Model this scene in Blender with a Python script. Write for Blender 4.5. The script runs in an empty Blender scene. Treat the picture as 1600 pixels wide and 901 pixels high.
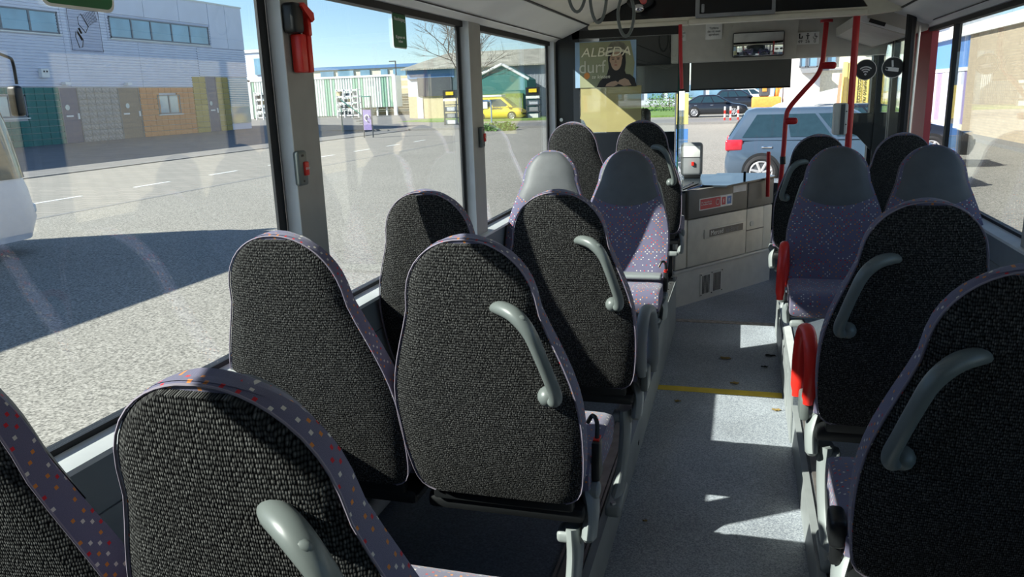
import bpy, bmesh, math, random
from mathutils import Vector, Matrix
random.seed(7)
PI = math.pi
C = bpy.context.scene.collection
SC = bpy.context.scene

# ------------------------------------------------------------------ camera, sky, sun, exposure
cd = bpy.data.cameras.new('camera'); cam = bpy.data.objects.new('camera', cd); C.objects.link(cam)
yaw, pit, rol = math.radians(16.4247), math.radians(13.7663), math.radians(-1.8866)
F = Vector((-math.sin(yaw)*math.cos(pit), math.cos(yaw)*math.cos(pit), -math.sin(pit)))
R0 = Vector((math.cos(yaw), math.sin(yaw), 0)); U0 = R0.cross(F)
RR = R0*math.cos(rol)+U0*math.sin(rol); UU = -R0*math.sin(rol)+U0*math.cos(rol)
M = Matrix((RR, UU, -F)).transposed().to_4x4(); M.translation = Vector((0, 0, 1.612))
cam.matrix_world = M
cd.sensor_width = 36; cd.lens = 1228.0/1600*36; cd.clip_start = 0.05; cd.clip_end = 600
SC.camera = cam

SUN = Vector((1.205, 0.78, -1.0)).normalized()          # direction the sunlight travels
world = bpy.data.worlds.new('world'); SC.world = world; world.use_nodes = True
wn = world.node_tree; wn.nodes.clear()
sky = wn.nodes.new('ShaderNodeTexSky'); sky.sky_type = 'NISHITA'; sky.sun_disc = False
sky.sun_elevation = math.asin(-SUN.z); sky.sun_rotation = math.atan2(-SUN.x, -SUN.y)
sky.air_density = 0.8; sky.dust_density = 0.1; sky.ozone_density = 2.5
bg = wn.nodes.new('ShaderNodeBackground'); bg.inputs['Strength'].default_value = 0.125
wo = wn.nodes.new('ShaderNodeOutputWorld')
wn.links.new(sky.outputs[0], bg.inputs[0]); wn.links.new(bg.outputs[0], wo.inputs[0])
sl = bpy.data.lights.new('sun', 'SUN'); sl.energy = 6.5; sl.angle = math.radians(0.53); sl.color = (1.0, 0.95, 0.87)
so = bpy.data.objects.new('sun', sl); C.objects.link(so); so.location = (-20, -12, 30)
so.rotation_euler = SUN.to_track_quat('-Z', 'Y').to_euler()
SC.view_settings.view_transform = 'Standard'; SC.view_settings.look = 'None'
SC.view_settings.exposure = 0.8; SC.view_settings.gamma = 1.0; SC.view_settings.use_curve_mapping = False
SC.cycles.transparent_max_bounces = 24
SC.cycles.max_bounces = 10; SC.cycles.diffuse_bounces = 5

# ------------------------------------------------------------------ materials
def newmat(name):
    m = bpy.data.materials.new(name); m.use_nodes = True
    nt = m.node_tree; nt.nodes.clear()
    return m, nt
def N(nt, t, **kw):
    n = nt.nodes.new(t)
    for k, v in kw.items():
        if k in n.inputs: n.inputs[k].default_value = v
        else: setattr(n, k, v)
    return n
def L(nt, a, b): nt.links.new(a, b)
def rgb(c): return (c[0], c[1], c[2], 1.0)
def mat(name, col, rough=0.5, metal=0.0, var=0.12, scale=12.0, bump=0.0, bscale=200.0, spec=0.5, coat=0.0):
    m, nt = newmat(name)
    out = N(nt, 'ShaderNodeOutputMaterial'); p = N(nt, 'ShaderNodeBsdfPrincipled')
    p.inputs['Roughness'].default_value = rough; p.inputs['Metallic'].default_value = metal
    p.inputs['Specular IOR Level'].default_value = spec
    p.inputs['Coat Weight'].default_value = coat
    tc = N(nt, 'ShaderNodeTexCoord')
    nz = N(nt, 'ShaderNodeTexNoise', Scale=scale, Detail=4.0)
    L(nt, tc.outputs['Object'], nz.inputs['Vector'])
    mr = N(nt, 'ShaderNodeMapRange'); mr.inputs['From Min'].default_value = 0.3; mr.inputs['From Max'].default_value = 0.7
    mr.inputs['To Min'].default_value = 1-var; mr.inputs['To Max'].default_value = 1+var
    L(nt, nz.outputs['Fac'], mr.inputs['Value'])
    vm = N(nt, 'ShaderNodeVectorMath', operation='SCALE'); vm.inputs[0].default_value = col
    L(nt, mr.outputs[0], vm.inputs['Scale']); L(nt, vm.outputs[0], p.inputs['Base Color'])
    if bump > 0:
        n2 = N(nt, 'ShaderNodeTexNoise', Scale=bscale, Detail=3.0); L(nt, tc.outputs['Object'], n2.inputs['Vector'])
        b = N(nt, 'ShaderNodeBump', Strength=bump, Distance=0.004); L(nt, n2.outputs['Fac'], b.inputs['Height']); L(nt, b.outputs[0], p.inputs['Normal'])
    L(nt, p.outputs[0], out.inputs[0])
    return m
def glass(name, tint=(0.93, 0.97, 0.96), r0=0.045, gcol=(1, 1, 1)):
    m, nt = newmat(name)
    out = N(nt, 'ShaderNodeOutputMaterial'); tr = N(nt, 'ShaderNodeBsdfTransparent'); gl = N(nt, 'ShaderNodeBsdfGlossy')
    tr.inputs['Color'].default_value = rgb(tint); gl.inputs['Roughness'].default_value = 0.0; gl.inputs['Color'].default_value = rgb(gcol)
    lw = N(nt, 'ShaderNodeLayerWeight', Blend=0.5)
    pw = N(nt, 'ShaderNodeMath', operation='POWER'); pw.inputs[1].default_value = 5.0
    L(nt, lw.outputs['Facing'], pw.inputs[0])
    mr = N(nt, 'ShaderNodeMapRange'); mr.inputs['To Min'].default_value = r0; mr.inputs['To Max'].default_value = 1.0
    L(nt, pw.outputs[0], mr.inputs['Value'])
    mx = N(nt, 'ShaderNodeMixShader'); L(nt, mr.outputs[0], mx.inputs[0]); L(nt, tr.outputs[0], mx.inputs[1]); L(nt, gl.outputs[0], mx.inputs[2])
    L(nt, mx.outputs[0], out.inputs[0])
    return m
def fabric(name, base, cell=0.0125):
    """woven moquette: small red, orange and cream squares on grey violet, laid out in the fabric's own UV metres"""
    m, nt = newmat(name)
    out = N(nt, 'ShaderNodeOutputMaterial'); p = N(nt, 'ShaderNodeBsdfPrincipled', Roughness=0.95)
    p.inputs['Specular IOR Level'].default_value = 0.15
    p.inputs['Sheen Weight'].default_value = 0.25; p.inputs['Sheen Roughness'].default_value = 0.5
    uv = N(nt, 'ShaderNodeUVMap')
    sc = N(nt, 'ShaderNodeVectorMath', operation='SCALE'); sc.inputs['Scale'].default_value = 1/cell
    L(nt, uv.outputs[0], sc.inputs[0])
    fl = N(nt, 'ShaderNodeVectorMath', operation='FLOOR'); L(nt, sc.outputs[0], fl.inputs[0])
    fr = N(nt, 'ShaderNodeVectorMath', operation='FRACTION'); L(nt, sc.outputs[0], fr.inputs[0])
    wnz = N(nt, 'ShaderNodeTexWhiteNoise', noise_dimensions='2D'); L(nt, fl.outputs[0], wnz.inputs['Vector'])
    s1 = N(nt, 'ShaderNodeSeparateXYZ'); L(nt, fl.outputs[0], s1.inputs[0])
    ad = N(nt, 'ShaderNodeMath', operation='ADD'); L(nt, s1.outputs[0], ad.inputs[0]); L(nt, s1.outputs[1], ad.inputs[1])
    md = N(nt, 'ShaderNodeMath', operation='FLOORED_MODULO'); md.inputs[1].default_value = 2.0; L(nt, ad.outputs[0], md.inputs[0])
    ck = N(nt, 'ShaderNodeMath', operation='LESS_THAN'); ck.inputs[1].default_value = 0.5; L(nt, md.outputs[0], ck.inputs[0])
    s2 = N(nt, 'ShaderNodeSeparateXYZ'); L(nt, fr.outputs[0], s2.inputs[0])
    fac = ck.outputs[0]
    for i in (0, 1):
        a = N(nt, 'ShaderNodeMath', operation='SUBTRACT'); a.inputs[1].default_value = 0.5; L(nt, s2.outputs[i], a.inputs[0])
        b = N(nt, 'ShaderNodeMath', operation='ABSOLUTE'); L(nt, a.outputs[0], b.inputs[0])
        c = N(nt, 'ShaderNodeMath', operation='LESS_THAN'); c.inputs[1].default_value = 0.26; L(nt, b.outputs[0], c.inputs[0])
        d = N(nt, 'ShaderNodeMath', operation='MULTIPLY'); L(nt, fac, d.inputs[0]); L(nt, c.outputs[0], d.inputs[1]); fac = d.outputs[0]
    g = N(nt, 'ShaderNodeMath', operation='GREATER_THAN'); g.inputs[1].default_value = 0.48; L(nt, wnz.outputs['Value'], g.inputs[0])
    d = N(nt, 'ShaderNodeMath', operation='MULTIPLY'); L(nt, fac, d.inputs[0]); L(nt, g.outputs[0], d.inputs[1]); fac = d.outputs[0]
    cr = N(nt, 'ShaderNodeValToRGB'); cr.color_ramp.interpolation = 'CONSTANT'
    el = cr.color_ramp.elements
    el[0].position = 0.0; el[0].color = (0.55, 0.02, 0.03, 1)
    el[1].position = 0.36; el[1].color = (0.62, 0.21, 0.04, 1)
    e = el.new(0.62); e.color = (0.62, 0.58, 0.52, 1)
    e = el.new(0.85); e.color = (0.5, 0.03, 0.03, 1)
    L(nt, wnz.outputs['Color'], cr.inputs[0])
    nz = N(nt, 'ShaderNodeTexNoise', Scale=900.0, Detail=2.0); L(nt, uv.outputs[0], nz.inputs['Vector'])
    mr = N(nt, 'ShaderNodeMapRange'); mr.inputs['To Min'].default_value = 0.7; mr.inputs['To Max'].default_value = 1.3
    L(nt, nz.outputs['Fac'], mr.inputs['Value'])
    vm = N(nt, 'ShaderNodeVectorMath', operation='SCALE'); vm.inputs[0].default_value = base; L(nt, mr.outputs[0], vm.inputs['Scale'])
    mx = N(nt, 'ShaderNodeMix', data_type='RGBA'); L(nt, fac, mx.inputs['Factor']); L(nt, vm.outputs[0], mx.inputs['A']); L(nt, cr.outputs[0], mx.inputs['B'])
    L(nt, mx.outputs['Result'], p.inputs['Base Color'])
    b = N(nt, 'ShaderNodeBump', Strength=0.4, Distance=0.002); L(nt, nz.outputs['Fac'], b.inputs['Height']); L(nt, b.outputs[0], p.inputs['Normal'])
    L(nt, p.outputs[0], out.inputs[0])
    return m
def carpet(name):
    """black ribbed loop carpet on the seat backs: uneven loops standing in vertical ribs"""
    m, nt = newmat(name)
    out = N(nt, 'ShaderNodeOutputMaterial'); p = N(nt, 'ShaderNodeBsdfPrincipled', Roughness=1.0)
    p.inputs['Specular IOR Level'].default_value = 0.03
    uv = N(nt, 'ShaderNodeUVMap')
    wob = N(nt, 'ShaderNodeTexNoise', Scale=60.0, Detail=2.0); L(nt, uv.outputs[0], wob.inputs['Vector'])
    sb = N(nt, 'ShaderNodeVectorMath', operation='SUBTRACT'); sb.inputs[1].default_value = (0.5, 0.5, 0.5); L(nt, wob.outputs['Color'], sb.inputs[0])
    sc = N(nt, 'ShaderNodeVectorMath', operation='SCALE'); sc.inputs['Scale'].default_value = 0.0016; L(nt, sb.outputs[0], sc.inputs[0])
    av = N(nt, 'ShaderNodeVectorMath', operation='ADD'); L(nt, uv.outputs[0], av.inputs[0]); L(nt, sc.outputs[0], av.inputs[1])
    st = N(nt, 'ShaderNodeVectorMath', operation='MULTIPLY'); st.inputs[1].default_value = (290, 150, 1); L(nt, av.outputs[0], st.inputs[0])
    vo = N(nt, 'ShaderNodeTexVoronoi', Scale=1.0, Randomness=0.42, voronoi_dimensions='2D'); L(nt, st.outputs[0], vo.inputs['Vector'])
    inv = N(nt, 'ShaderNodeMapRange'); inv.inputs['From Min'].default_value = 0.1; inv.inputs['From Max'].default_value = 0.62; inv.inputs['To Min'].default_value = 1.0; inv.inputs['To Max'].default_value = 0.0
    L(nt, vo.outputs['Distance'], inv.inputs['Value'])
    sx = N(nt, 'ShaderNodeSeparateColor'); L(nt, vo.outputs['Color'], sx.inputs[0])
    pw = N(nt, 'ShaderNodeMath', operation='POWER'); pw.inputs[1].default_value = 2.2; L(nt, sx.outputs[0], pw.inputs[0])
    ad = N(nt, 'ShaderNodeMath', operation='MULTIPLY_ADD'); ad.inputs[1].default_value = 0.75; ad.inputs[2].default_value = 0.34; L(nt, pw.outputs[0], ad.inputs[0])
    mu = N(nt, 'ShaderNodeMath', operation='MULTIPLY'); L(nt, inv.outputs[0], mu.inputs[0]); L(nt, ad.outputs[0], mu.inputs[1])
    cr = N(nt, 'ShaderNodeValToRGB'); el = cr.color_ramp.elements
    el[0].position = 0.0; el[0].color = (0.004, 0.004, 0.0045, 1); el[1].position = 1.0; el[1].color = (0.165, 0.165, 0.16, 1)
    L(nt, mu.outputs[0], cr.inputs[0]); L(nt, cr.outputs[0], p.inputs['Base Color'])
    b = N(nt, 'ShaderNodeBump', Strength=0.9, Distance=0.004); L(nt, mu.outputs[0], b.inputs['Height']); L(nt, b.outputs[0], p.inputs['Normal'])
    L(nt, p.outputs[0], out.inputs[0])
    return m
def speckle(name, base, dark, light, scale, rough=0.8, bump=0.3, big=0.12, bigscale=0.6, thr=(0.36, 0.64)):
    """floor vinyl / asphalt: fine grains with broad uneven wear"""
    m, nt = newmat(name)
    out = N(nt, 'ShaderNodeOutputMaterial'); p = N(nt, 'ShaderNodeBsdfPrincipled', Roughness=rough)
    tc = N(nt, 'ShaderNodeTexCoord')
    nz = N(nt, 'ShaderNodeTexNoise', Scale=scale, Detail=2.0); L(nt, tc.outputs['Object'], nz.inputs['Vector'])
    cr = N(nt, 'ShaderNodeValToRGB'); el = cr.color_ramp.elements
    el[0].position = thr[0]; el[0].color = rgb(dark); el[1].position = thr[1]; el[1].color = rgb(light)
    e = el.new(0.47); e.color = rgb(base); e = el.new(0.53); e.color = rgb(base)
    L(nt, nz.outputs['Fac'], cr.inputs[0])
    n2 = N(nt, 'ShaderNodeTexNoise', Scale=bigscale, Detail=5.0); L(nt, tc.outputs['Object'], n2.inputs['Vector'])
    mr = N(nt, 'ShaderNodeMapRange'); mr.inputs['From Min'].default_value = 0.3; mr.inputs['From Max'].default_value = 0.7
    mr.inputs['To Min'].default_value = 1-big; mr.inputs['To Max'].default_value = 1+big
    L(nt, n2.outputs['Fac'], mr.inputs['Value'])
    vm = N(nt, 'ShaderNodeVectorMath', operation='SCALE'); L(nt, cr.outputs[0], vm.inputs[0]); L(nt, mr.outputs[0], vm.inputs['Scale'])
    L(nt, vm.outputs[0], p.inputs['Base Color'])
    b = N(nt, 'ShaderNodeBump', Strength=bump, Distance=0.01); L(nt, nz.outputs['Fac'], b.inputs['Height']); L(nt, b.outputs[0], p.inputs['Normal'])
    L(nt, p.outputs[0], out.inputs[0])
    return m
def brickmat(name, c1, c2, mortar, w, h, rough=0.9, axis='YZ'):
    m, nt = newmat(name)
    out = N(nt, 'ShaderNodeOutputMaterial'); p = N(nt, 'ShaderNodeBsdfPrincipled', Roughness=rough)
    tc = N(nt, 'ShaderNodeTexCoord'); sp = N(nt, 'ShaderNodeSeparateXYZ'); cb = N(nt, 'ShaderNodeCombineXYZ')
    L(nt, tc.outputs['Object'], sp.inputs[0])
    ix = {'X': 0, 'Y': 1, 'Z': 2}
    L(nt, sp.outputs[ix[axis[0]]], cb.inputs[0]); L(nt, sp.outputs[ix[axis[1]]], cb.inputs[1])
    br = N(nt, 'ShaderNodeTexBrick', Scale=1.0); br.inputs['Color1'].default_value = rgb(c1); br.inputs['Color2'].default_value = rgb(c2); br.inputs['Mortar'].default_value = rgb(mortar)
    br.inputs['Brick Width'].default_value = w; br.inputs['Row Height'].default_value = h; br.inputs['Mortar Size'].default_value = h*0.06
    L(nt, cb.outputs[0], br.inputs['Vector']); L(nt, br.outputs['Color'], p.inputs['Base Color'])
    b = N(nt, 'ShaderNodeBump', Strength=0.4, Distance=0.01, invert=True); L(nt, br.outputs['Fac'], b.inputs['Height']); L(nt, b.outputs[0], p.inputs['Normal'])
    L(nt, p.outputs[0], out.inputs[0])
    return m

MT = dict(
 fabric=fabric('moquette', (0.135, 0.128, 0.2), 0.0100),
 carpet=carpet('ribbed_carpet'),
 leather=mat('grey_leatherette', (0.085, 0.091, 0.098), 0.5, bump=0.15, bscale=600),
 piping=mat('piping_cord', (0.24, 0.21, 0.26), 0.8),
 handle=mat('grey_green_plastic', (0.135, 0.155, 0.15), 0.38, var=0.06),
 cast=mat('cast_grey_paint', (0.24, 0.265, 0.265), 0.42, var=0.05),
 blackp=mat('black_plastic', (0.008, 0.009, 0.01), 0.45),
 rubber=mat('black_rubber', (0.01, 0.011, 0.013), 0.6),
 wall=mat('wall_panel_grey', (0.2, 0.225, 0.235), 0.55, var=0.06, bump=0.08),
 sill=mat('sill_aluminium', (0.62, 0.64, 0.64), 0.42, metal=0.0, var=0.05),
 pillar=mat('pillar_grey', (0.34, 0.34, 0.32), 0.5, var=0.06),
 pillar_skytint=mat('pillar_light_grey_skytint', (0.74, 0.77, 0.8), 0.5, var=0.05),  # light paint with the bluish white of skylight put into the colour
 ceil=mat('ceiling_cream', (0.86, 0.84, 0.77), 0.55, var=0.05, scale=3),
 cove=mat('cove_light_grey', (0.85, 0.86, 0.85), 0.45, var=0.04, scale=3),
 beam=mat('beam_cream', (0.8, 0.76, 0.62), 0.5, var=0.05),
 header=mat('header_beige', (0.62, 0.6, 0.54), 0.7, var=0.06, bump=0.1),
 cab=mat('cab_panel_beige', (0.76, 0.73, 0.63), 0.55, var=0.07, bump=0.06),
 cabdk=mat('cab_panel_dark', (0.2, 0.19, 0.17), 0.5, var=0.06),
 cablt=mat('cab_base_grey', (0.66, 0.66, 0.62), 0.5, var=0.06),
 dash=mat('dash_blue_black', (0.03, 0.04, 0.05), 0.25),
 red=mat('red_paint', (0.52, 0.012, 0.02), 0.35, var=0.06),
 redb=mat('red_plastic_bright', (0.75, 0.03, 0.02), 0.35, var=0.05),
 redd=mat('red_frame_paint', (0.42, 0.02, 0.03), 0.4, var=0.06),
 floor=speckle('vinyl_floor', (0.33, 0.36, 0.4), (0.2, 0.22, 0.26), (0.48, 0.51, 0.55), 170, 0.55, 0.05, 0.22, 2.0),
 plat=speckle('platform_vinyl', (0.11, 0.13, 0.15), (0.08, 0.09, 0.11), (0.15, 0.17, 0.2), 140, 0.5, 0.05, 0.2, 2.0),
 platside=mat('platform_side_grey', (0.28, 0.3, 0.3), 0.45, var=0.15, scale=5),
 rail=mat('seat_rail_aluminium', (0.3, 0.27, 0.25), 0.4, metal=0.6, var=0.2, scale=20),
 steel=mat('brushed_steel', (0.55, 0.56, 0.57), 0.3, metal=0.9),
 yellow=mat('yellow_marking', (0.78, 0.55, 0.04), 0.6, var=0.12),
 strip=mat('worn_metal_strip', (0.42, 0.36, 0.3), 0.5, metal=0.3, var=0.4, scale=30),
 glass=glass('window_glass'), wglass=glass('windscreen_glass', (0.97, 0.985, 0.98), 0.02),
 clear=glass('clear_screen', (0.95, 0.98, 0.97), 0.03),
 asphalt=speckle('asphalt', (0.29, 0.27, 0.235), (0.14, 0.13, 0.115), (0.43, 0.4, 0.355), 48, 0.95, 0.3, 0.07, 0.25),
 road=brickmat('brick_paving', (0.33, 0.3, 0.265), (0.28, 0.26, 0.23), (0.2, 0.185, 0.165), 0.62, 0.3, axis='XY'),
 pave=mat('pavement_concrete', (0.2, 0.19, 0.185), 0.9, var=0.1, scale=1.5),
 kerb=mat('kerb_concrete', (0.24, 0.23, 0.22), 0.9), white=mat('white_paint', (0.8, 0.8, 0.78), 0.6, var=0.04),
 grass=mat('grass_green', (0.16, 0.25, 0.06), 0.95, var=0.3, scale=6),
 siding=mat('siding_blue_grey', (0.6, 0.64, 0.76), 0.55, var=0.04, scale=1),
 darkgrey=mat('dark_grey_metal', (0.07, 0.075, 0.085), 0.5),
 winframe=mat('window_frame_grey', (0.16, 0.18, 0.21), 0.5), winglass=mat('reflective_pane', (0.16, 0.3, 0.42), 0.08, var=0.2, scale=0.8, spec=0.9),
 greenblk=mat('green_block', (0.05, 0.19, 0.17), 0.8), orangeblk=mat('orange_block', (0.6, 0.28, 0.13), 0.85),
 yellowblk=mat('mustard_block', (0.42, 0.33, 0.12), 0.85), greyblk=mat('grey_split_block', (0.3, 0.3, 0.3), 0.95, var=0.3, scale=8, bump=0.8, bscale=20),
 doorblue=mat('door_blue', (0.06, 0.08, 0.16), 0.5), doorbrown=mat('door_brown', (0.2, 0.165, 0.14), 0.6),
 mint=mat('pale_mint_sheet', (0.7, 0.78, 0.7), 0.6), green=mat('sheet_green', (0.3, 0.5, 0.36), 0.6),
 cream=mat('cream_wall', (0.72, 0.68, 0.52), 0.8), tan=mat('tan_brick', (0.55, 0.45, 0.28), 0.9),
 bluepanel=mat('blue_panel', (0.1, 0.22, 0.42), 0.6), roofs=mat('fibre_cement_roof', (0.38, 0.36, 0.3), 0.9, var=0.25, scale=1.2),
 shedw=mat('pale_sheet_wall', (0.5, 0.52, 0.56), 0.6), bark=mat('bark', (0.2, 0.16, 0.12), 0.95),
 carblue=mat('car_grey_blue', (0.055, 0.085, 0.125), 0.28, var=0.03, spec=0.6, coat=0.6), carblack=mat('car_black', (0.015, 0.018, 0.026), 0.25, var=0.03, coat=0.6),
 carwhite=mat('car_white', (0.75, 0.76, 0.78), 0.3, var=0.03), vanyellow=mat('van_yellow', (0.85, 0.62, 0.03), 0.4, var=0.03),
 carglass=mat('car_glass', (0.02, 0.045, 0.06), 0.05, spec=0.6), tyre=mat('tyre', (0.02, 0.02, 0.022), 0.85), alloy=mat('alloy', (0.6, 0.6, 0.62), 0.35, metal=0.5),
 taillamp=mat('tail_lamp_red', (0.55, 0.03, 0.05), 0.15), chrome=mat('chrome', (0.7, 0.7, 0.72), 0.12, metal=1.0),
 buswhite=mat('bus_white', (0.6, 0.63, 0.7), 0.35, var=0.03), busglass=mat('bus_dark_glass', (0.03, 0.06, 0.07), 0.05, spec=0.9),
 whitewall=mat('white_render', (0.8, 0.78, 0.74), 0.85, var=0.03), grey=mat('mid_grey', (0.28, 0.29, 0.3), 0.6),
 brick=brickmat('beige_brick', (0.52, 0.42, 0.3), (0.45, 0.36, 0.26), (0.36, 0.31, 0.25), 0.24, 0.09),
 bluewall=mat('blue_wall', (0.08, 0.22, 0.55), 0.6, var=0.03), purple=mat('purple_panel', (0.28, 0.22, 0.45), 0.6), lilac=mat('lilac_panel', (0.5, 0.5, 0.65), 0.6),
 orange=mat('orange_paint', (0.8, 0.3, 0.06), 0.5), salmon=mat('salmon_board', (0.8, 0.32, 0.2), 0.6), yel2=mat('pale_yellow_sheet', (0.78, 0.62, 0.18), 0.6, var=0.06),
 mirror=mat('mirror_face', (0.85, 0.87, 0.88), 0.02, metal=1.0), screen=mat('dark_screen', (0.006, 0.007, 0.009), 0.15),
 stgreen=mat('sticker_green', (0.02, 0.16, 0.06), 0.5), stwhite=mat('sticker_white', (0.9, 0.9, 0.87), 0.5), stblack=mat('sticker_black', (0.025, 0.028, 0.03), 0.5),
 stred=mat('sticker_red', (0.62, 0.06, 0.08), 0.5), stblue=mat('sticker_blue', (0.12, 0.26, 0.6), 0.5), stickclear=glass('clear_sticker', (0.93, 0.93, 0.95), 0.06),
 posterblue=mat('poster_sky_blue', (0.3, 0.45, 0.62), 0.6, var=0.1), posterolive=mat('poster_olive', (0.33, 0.34, 0.2), 0.6, var=0.12, scale=8),
 postertext=mat('poster_text_cream', (0.92, 0.88, 0.68), 0.6), skin=mat('poster_skin', (0.5, 0.33, 0.22), 0.6), hair=mat('poster_dark', (0.02, 0.018, 0.016), 0.6),
 posterhat=mat('poster_hat', (0.2, 0.19, 0.14), 0.6, var=0.3, scale=40), fade=mat('poster_faded_text', (0.7, 0.68, 0.52), 0.6), lip=mat('poster_lips', (0.35, 0.1, 0.08), 0.6),
 leafm=mat('dry_leaf_brown', (0.28, 0.19, 0.06), 0.9, var=0.3, scale=60), blacklv=mat('dark_debris', (0.02, 0.018, 0.014), 0.9), leafg=mat('bush_green', (0.12, 0.24, 0.05), 0.9, var=0.3, scale=4),
 blind=mat('sun_blind_grey', (0.13, 0.13, 0.12), 0.8, var=0.04), blackwall=mat('partition_black', (0.012, 0.015, 0.02), 0.3, var=0.2, scale=5),
)
# yellowed clear film: lets part of the light through
def film(name, col, op):
    m, nt = newmat(name)
    out = N(nt, 'ShaderNodeOutputMaterial'); tr = N(nt, 'ShaderNodeBsdfTransparent'); df = N(nt, 'ShaderNodeBsdfPrincipled', Roughness=0.5)
    nz = N(nt, 'ShaderNodeTexNoise', Scale=9.0, Detail=3.0); tc = N(nt, 'ShaderNodeTexCoord'); L(nt, tc.outputs['Object'], nz.inputs['Vector'])
    vm = N(nt, 'ShaderNodeVectorMath', operation='SCALE'); vm.inputs[0].default_value = col
    mr = N(nt, 'ShaderNodeMapRange'); mr.inputs['To Min'].default_value = 0.8; mr.inputs['To Max'].default_value = 1.2; L(nt, nz.outputs['Fac'], mr.inputs['Value']); L(nt, mr.outputs[0], vm.inputs['Scale'])
    L(nt, vm.outputs[0], df.inputs['Base Color'])
    mx = N(nt, 'ShaderNodeMixShader', Fac=op); L(nt, tr.outputs[0], mx.inputs[1]); L(nt, df.outputs[0], mx.inputs[2]); L(nt, mx.outputs[0], out.inputs[0])
    return m
MT['film'] = film('yellowed_film', (0.55, 0.47, 0.2), 0.62)

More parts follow.
